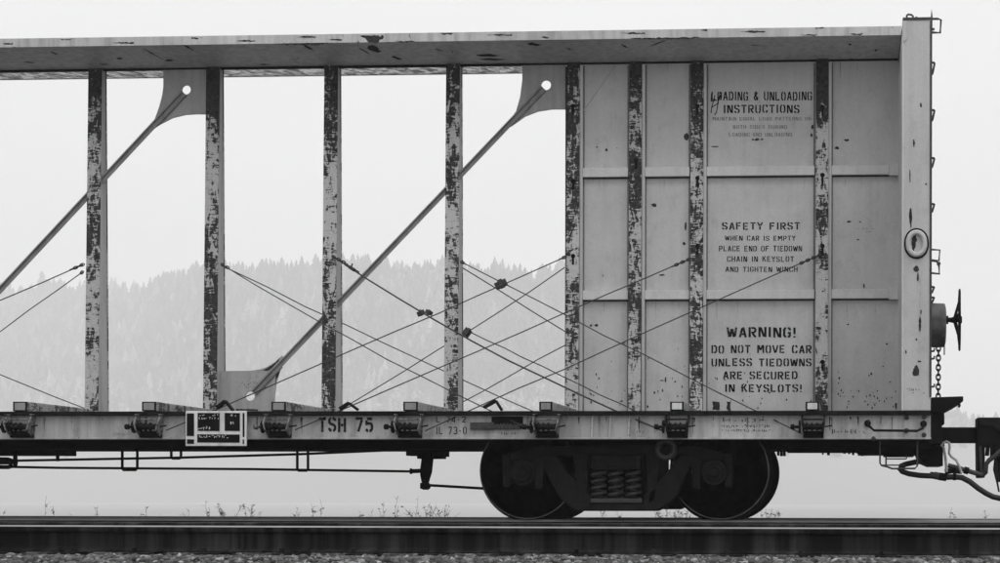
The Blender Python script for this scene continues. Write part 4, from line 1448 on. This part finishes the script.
# ---- bogie
def bogie(parent):
    bg_ = empty('bogie'); bg_.parent = parent
    YJ = -1.03
    zc = .457
    xa, xb = WX(528, -.82, 473), WX(720.3, -.82, 473)
    for xw_ in (xa, xb):
        ws = []
        for s in (-1, 1):
            mb = MB()
            pf = [(-.070, .10), (-.065, .13), (-.02, .16), (-.015, .35), (-.06, .395), (-.068, .400), (-.070, .452), (-.066, .457), (.052, .463), (.060, .470), (.062, .484), (.070, .488), (.078, .480), (.080, .40), (.03, .36), (.03, .15), (.07, .13), (.07, .09)]
            pf = [((-s * a if s > 0 else a), r) for a, r in pf]
            mb.lathe((xw_, s * .7525 - (.0 if s < 0 else 0), zc + .000), 'y', pf, 56)
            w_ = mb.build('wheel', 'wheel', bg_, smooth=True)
            mb = MB()
            yy = s * .7525 + s * .0705
            mb.lathe((xw_, yy - s * .0, zc), 'y', [(0, .4555), (s * .002, .4540), (s * .002, .447), (0, .446)], 56)
            mb.build('wheel_rim', 'tread', w_)
        mb = MB(); mb.lathe((xw_, -1.12, zc), 'y', [(0, .05), (.2, .075), (.6, .085), (1.64, .085), (2.04, .075), (2.24, .05)], 20); mb.build('axle', 'truck', bg_, smooth=True)
    for s in (-1, 1):
        Ys = s * 1.03
        def bar(x0, y0, x1, y1, w, d=.12):
            a, c = P(x0, y0, YJ), P(x1, y1, YJ)
            a.y = c.y = Ys
            return mb.bar(a, c, w, d)
        mb = MB()
        for q in ([(511, 452), (540, 446), (700, 446), (726, 452), (726, 461), (703, 462), (690, 457), (656, 455), (580, 455), (548, 458), (535, 462), (511, 461)],
                  [(537, 455), (556, 454), (570, 474), (593, 497), (593, 511), (576, 511), (560, 497), (548, 474)],
                  [(698, 455), (680, 454), (667, 474), (644, 497), (644, 511), (660, 511), (677, 497), (688, 474)],
                  [(580, 502.5), (656, 502.5), (660, 511.2), (576, 511.2)],
                  [(573, 452), (590, 452), (588.5, 470), (588.5, 505), (579, 503), (577, 475)],
                  [(663, 452), (646.5, 452), (648, 470), (648, 505), (657, 503), (659, 475)],
                  [(503, 455), (512.5, 453), (511.5, 488), (505, 488)], [(534.5, 456), (546, 456), (544, 489), (536.5, 489)],
                  [(702.5, 456), (691, 456), (693, 489), (700.5, 489)], [(734, 455), (724.5, 453), (725.5, 488), (732, 488)]):
            k_ = len(mb.v)
            w_ = [P(x, y, YJ) for x, y in q]
            th_ = .06 + .004 * (q[0][0] % 5)
            mb.prism([(p.x, p.z) for p in w_], Ys - th_, Ys + th_)
        sf = mb.build('side_frame', 'truck', bg_, bevel=.018)
        for jx in (522.8, 714.3):
            c = P(jx, 472.6, -1.1); c.y = s * 1.02
            mb = MB(); mb.lathe(c, 'y', [(0, .125), (s * .085, .125), (s * .10, .115), (s * .103, .085), (s * .12, .08), (s * .122, .045), (s * .14, .04), (s * .142, .0205)], 24)
            jb = mb.build('bearing', 'spring' if False else 'truck', bg_, smooth=True)
            for k in range(3):
                a = R(90 + 120 * k)
                mb = MB(); mb.lathe((c.x + .062 * math.cos(a), c.y + s * .118, c.z + .062 * math.sin(a)), 'y', [(0, .014), (s * .018, .014)], 6); mb.build('bolt', 'truck', jb)
        mb = MB(); q0, q1 = P(592, 456, YJ), P(642, 470, YJ)
        mb.box(q0.x, q1.x, min(Ys - .1, Ys + .08), max(Ys - .08, Ys + .1), q1.z, q0.z)
        bo = mb.build('bolster_end', 'truck', bg_, bevel=.012)
        mb = MB(); q2, q3 = P(597, 458.5, YJ), P(637, 467, YJ)
        mb.box(q2.x, q3.x, Ys + s * .1, Ys + s * .112, q3.z, q2.z); mb.build('bolster_plate', 'truck', bo, bevel=.004)
        for sx in (599.6, 616.3, 633.8):
            c = P(sx, 486, YJ); zt_, zb_ = P(sx, 471, YJ).z, P(sx, 499, YJ).z
            mb = MB(); tn = 4.2; n = 74
            mb.tube([(c.x + .058 * math.cos(2 * math.pi * tn * k / n), Ys + s * .03 + .058 * math.sin(2 * math.pi * tn * k / n), zb_ + (zt_ - zb_) * k / n) for k in range(n + 1)], .0165, 7)
            mb.build('coil_spring', 'spring', bg_, smooth=True)
        mb = MB(); q4, q5 = P(592, 498.5, YJ), P(643, 503, YJ)
        mb.box(q4.x, q5.x, min(Ys - s * .08, Ys + s * .085), max(Ys - s * .08, Ys + s * .085), q5.z, q4.z); mb.build('spring_seat', 'spring', bg_, bevel=.006)
    mb = MB(); c = P(617, 460, YJ); mb.box(c.x - .27, c.x + .27, -.90, .90, .16, .70); mb.build('bolster', 'truck', bg_)
    # brake beams and hangers seen through the frame
    for x0 in (575, 662):
        c0_, c1_ = P(x0, 480, -.7), P(x0 + 10, 490, -.7)
        mb = MB(); mb.box(c0_.x, c1_.x, -.72, .72, c1_.z, c0_.z); mb.build('brake_beam', 'truck', bg_)
    q = P(666, 449.5, -1.15)
    mb = MB(); n = 24
    mb.tube([(q.x + .075 * math.cos(2 * math.pi * k / n), q.y, q.z + .075 * math.sin(2 * math.pi * k / n)) for k in range(n)], .030, 8, True)
    mb.build('lifting_ring', 'spring', bg_, smooth=True)
    return bg_


bog = bogie(car)
bx = (WX(528, -.82, 473) + WX(720.3, -.82, 473)) / 2
copy_tree(bog, XL + (XB1 - bx) - bx, car)

# ================================================================== NEXT CAR, ITS COUPLER END ONLY IN VIEW
nx = empty('freight_car')
tag(nx, 'black coupler end of the neighbouring car hooked to the bulkhead car', 'freight car')
mb = MB()
mb.pprism([(977.5, 417.5), (1003, 417.5), (1003, 447), (985, 447), (985, 478), (978, 478), (977.5, 444)], -.16, .16)
ch = mb.build('coupler_head', 'dark', nx, bevel=.012)
xe = WX(1003, 0, 430)
mb = MB(); mb.box(xe - .01, xe + .75, -.10, .10, ZC - .13, ZC + .13); mb.build('coupler_shank', 'dark', nx)
mb = MB(); mb.pprism([(979, 417.5), (1003, 417.5), (1003, 426.5), (979, 426.5)], -.172, -.158); mb.pprism([(991, 426), (997, 424), (1003, 430), (1003, 434)], -.175, -.160); mb.build('knuckle', 'truck', ch, bevel=.006)
mb = MB(); mb.pprism([(978.8, 446), (981.5, 446), (983.3, 478), (980.5, 478)], -.165, -.161); mb.build('guard_arm', 'mid', ch)
mb = MB(); mb.ptube([(948, 465.5, -.42), (958, 468, -.42), (966, 470.5, -.42), (976, 473.5, -.42), (983, 475.5, -.42), (985.5, 473, -.42), (986.2, 464.5, -.42), (989, 460.5, -.42), (996, 455.5, -.42), (1006, 446, -.42)], .024, 8)
ap = mb.build('air_pipe', 'mid', nx, smooth=True)
mb = MB(); mb.ptube([(945, 472, -.41), (953, 470.5, -.41), (962, 471.5, -.41)], .030, 8); mb.build('hose_coupling', 'winch', ap)
mb = MB(); mb.ptube([(964, 470, -.42), (968.5, 471.3, -.42)], .036, 8); mb.build('hose_coupling', 'winch', ap)
mb = MB(); mb.ptube([(939, 476.4, -.40), (946, 477.4, -.40), (955, 477, -.40), (962, 477.8, -.40), (970, 482, -.40), (978, 488.3, -.40), (986, 493.5, -.40), (993, 497, -.40), (1004, 499.4, -.40), (1030, 499, -.40), (1055, 480, -.4), (1060, 452, -.40)], .027, 10)
ah2 = mb.build('air_hose', 'hose', nx, smooth=True)
mb = MB(); mb.ptube([(939, 476.5, -.40), (946.5, 477.6, -.40)], .040, 8); mb.build('hose_coupling', 'winch', ah2)
mb = MB(); mb.ptube([(953, 477, -.4), (956, 477.1, -.4)], .036, 8); mb.build('hose_coupling', 'winch', ah2)
mb = MB(); mb.ptube([(988, 444, -.3), (987, 456, -.3)], .02, 6); mb.ptube([(992, 444, -.3), (991.5, 455, -.3)], .012, 6); mb.ptube([(996.5, 446, -.3), (994, 470, -.3), (997.5, 484, -.3), (999, 492, -.3)], .010, 6)
mb.pbox(993, 1004, 444, 456, -.25, .1); mb.pprism([(996, 452), (1004, 452), (1004, 482), (999, 482)], -.2, .1)
mb.build('uncoupling_gear', 'dark', nx)
x0 = xe + .70
mb = MB(); mb.box(x0, x0 + 9, -1.42, 1.42, ZD - .30, ZD); mb.box(x0 + .02, x0 + 9, -.34, .34, ZD - .50, ZD - .29); mb.build('underframe', 'sill', nx)
copy_tree(bog, x0 + 1.9 + .9 - bx, nx)

# ================================================================== WEEDS beyond the track
WL = {}


def weed(px, ytop, w, kind, label, seed):
    rnd = random.Random(seed)
    Y = rnd.uniform(3.2, 4.4)
    base = P(px, 530, Y); base.z = bed_z(Y) - .02
    top = P(px, ytop, Y).z
    h = top - base.z
    mb = MB()
    k_ = (D + Y) / F
    ns = {'stalk': 1, 'fork': 2, 'bush': 7}[kind]
    for s in range(ns):
        lean = rnd.uniform(-.5, .5) * w * k_ * (1.6 if kind == 'bush' else 1)
        hh = h * (1 if s == 0 else rnd.uniform(.75, 1.0))
        path = []
        for q in range(6):
            t_ = q / 5
            path.append((base.x + lean * t_ ** 1.5 + rnd.uniform(-.004, .004) * q + (rnd.uniform(-.3, .3) * w * k_ if kind == 'bush' and q == 0 else 0), Y + rnd.uniform(-.02, .02), base.z + hh * t_))
        mb.tube(path, [.0045, .004, .0035, .003, .0026, .002], 4)
        for q in range(rnd.randint(5, 9)):                # small leaves and seed heads up the stem
            t_ = rnd.uniform(.55, 1.0); i = min(4, int(t_ * 5)); f_ = t_ * 5 - i
            c = Vector(path[i]).lerp(Vector(path[i + 1]), f_)
            u = Vector((rnd.uniform(-1, 1), rnd.uniform(-.6, .6), rnd.uniform(-.1, 1))).normalized()
            ln = rnd.uniform(.015, .045)
            v1 = u.cross(Vector((rnd.uniform(-1, 1), rnd.uniform(-1, 1), rnd.uniform(-1, 1)))).normalized() * ln * .28
            e = c + u * ln
            b0 = len(mb.v)
            mb.v += [tuple(c), tuple(c + u * ln * .5 + v1), tuple(e), tuple(c + u * ln * .5 - v1)]
            mb.face((b0, b0 + 1, b0 + 2, b0 + 3))
            if rnd.random() < .4:
                mb.tube([c, e + u * .03], .0018, 3)
    o = mb.build('weed', 'weed')
    tag(o, label, 'weed', 'dry weeds growing beyond the rails')
    return o


WLAB = [
    'tallest lone dry weed stalk, below the brake box under the deck', 'tiny weed tip below the slack adjuster of the brake rigging', 'thin forked weed close beside the tallest stalk',
    'weed tip between the tallest stalk and the wide rod hanger', 'small forked weed just short of the wide rod hanger', 'small forked weed below the wide rod hanger', 'weed tip between the wide and the shallow rod hangers',
    'small forked weed below the edge of the data board', 'upright forked weed below the middle of the data board', 'bushy dry weed below the end of the data board', 'bushy dry weed between data board and the narrow rod hanger',
    'forked weed below the narrow rod hanger', 'short single stalk below the TSH 75 lettering', 'tall thin single stalk below the TSH 75 lettering', 'weed tip below the 75 on the sill', 'weed tip beyond the 75 on the sill',
    'leaning forked weed short of the brake lever', 'tall leaning forked weed short of the brake lever', 'tall single stalk rising by the foot of the brake lever', 'bushy dry weed at the foot of the brake lever',
    'bushy dry weed below the thin brake rod', 'bushy dry weed nearest the wheel with the thin brake rod', 'low forked weed under the coil springs', 'low forked weed under the middle of the bogie',
    'forked weed under the lifting ring of the bogie', 'bushy dry weed under the bogie beside the wheel', 'bushy dry weed touching the outline of the wheel under the bogie', 'bushy dry weed behind the wheel next to the bulkhead end',
    'low forked weed just past the wheel at the bulkhead end', 'small forked weed below the uncoupling rod', 'single weed tip below the drooping air hose']
for i_, (px, yt, w, kind) in enumerate(((46, 496.5, 4, 'stalk'), (3, 513, 3, 'stalk'), (56, 506, 6, 'fork'), (70, 515, 4, 'stalk'), (98, 507, 10, 'fork'), (143, 508, 9, 'fork'), (161, 514, 5, 'stalk'), (188, 510, 8, 'fork'),
                                        (207, 501, 8, 'fork'), (229, 504, 20, 'bush'), (251, 504, 16, 'bush'), (296, 508, 12, 'fork'), (314, 503, 6, 'stalk'), (322, 499, 7, 'stalk'), (360, 512, 5, 'stalk'), (372, 511, 5, 'stalk'),
                                        (384, 502, 14, 'fork'), (394, 498, 16, 'fork'), (414, 496, 8, 'stalk'), (420, 507, 26, 'bush'), (432, 506, 26, 'bush'), (444, 504, 22, 'bush'),
                                        (602, 512, 14, 'fork'), (618, 512, 10, 'fork'), (658, 508, 14, 'fork'), (668, 507, 22, 'bush'), (682, 506, 20, 'bush'), (768, 507, 14, 'bush'), (784, 512, 14, 'fork'), (952, 508, 10, 'fork'), (985, 511, 10, 'stalk'))):
    weed(px, yt, w, kind, WLAB[i_], i_ + 50)

# ---- the foggy air
hz = MB().box(-3600, 3600, -3300, 3600, -10.5, 420)
m = bpy.data.materials.new('fog'); m.use_nodes = True
m.node_tree.nodes.clear()
mo = m.node_tree.nodes.new('ShaderNodeOutputMaterial')
pv = m.node_tree.nodes.new('ShaderNodeVolumePrincipled')
pv.inputs['Color'].default_value = (.97, .97, .97, 1)
pv.inputs['Density'].default_value = 0.62e-3
pv.inputs['Anisotropy'].default_value = 0.0
m.node_tree.links.new(pv.outputs[0], mo.inputs['Volume'])
M['fog'] = m
o = hz.build('haze', 'fog'); tag(o, 'pale fog filling the valley', 'haze', kind='stuff')
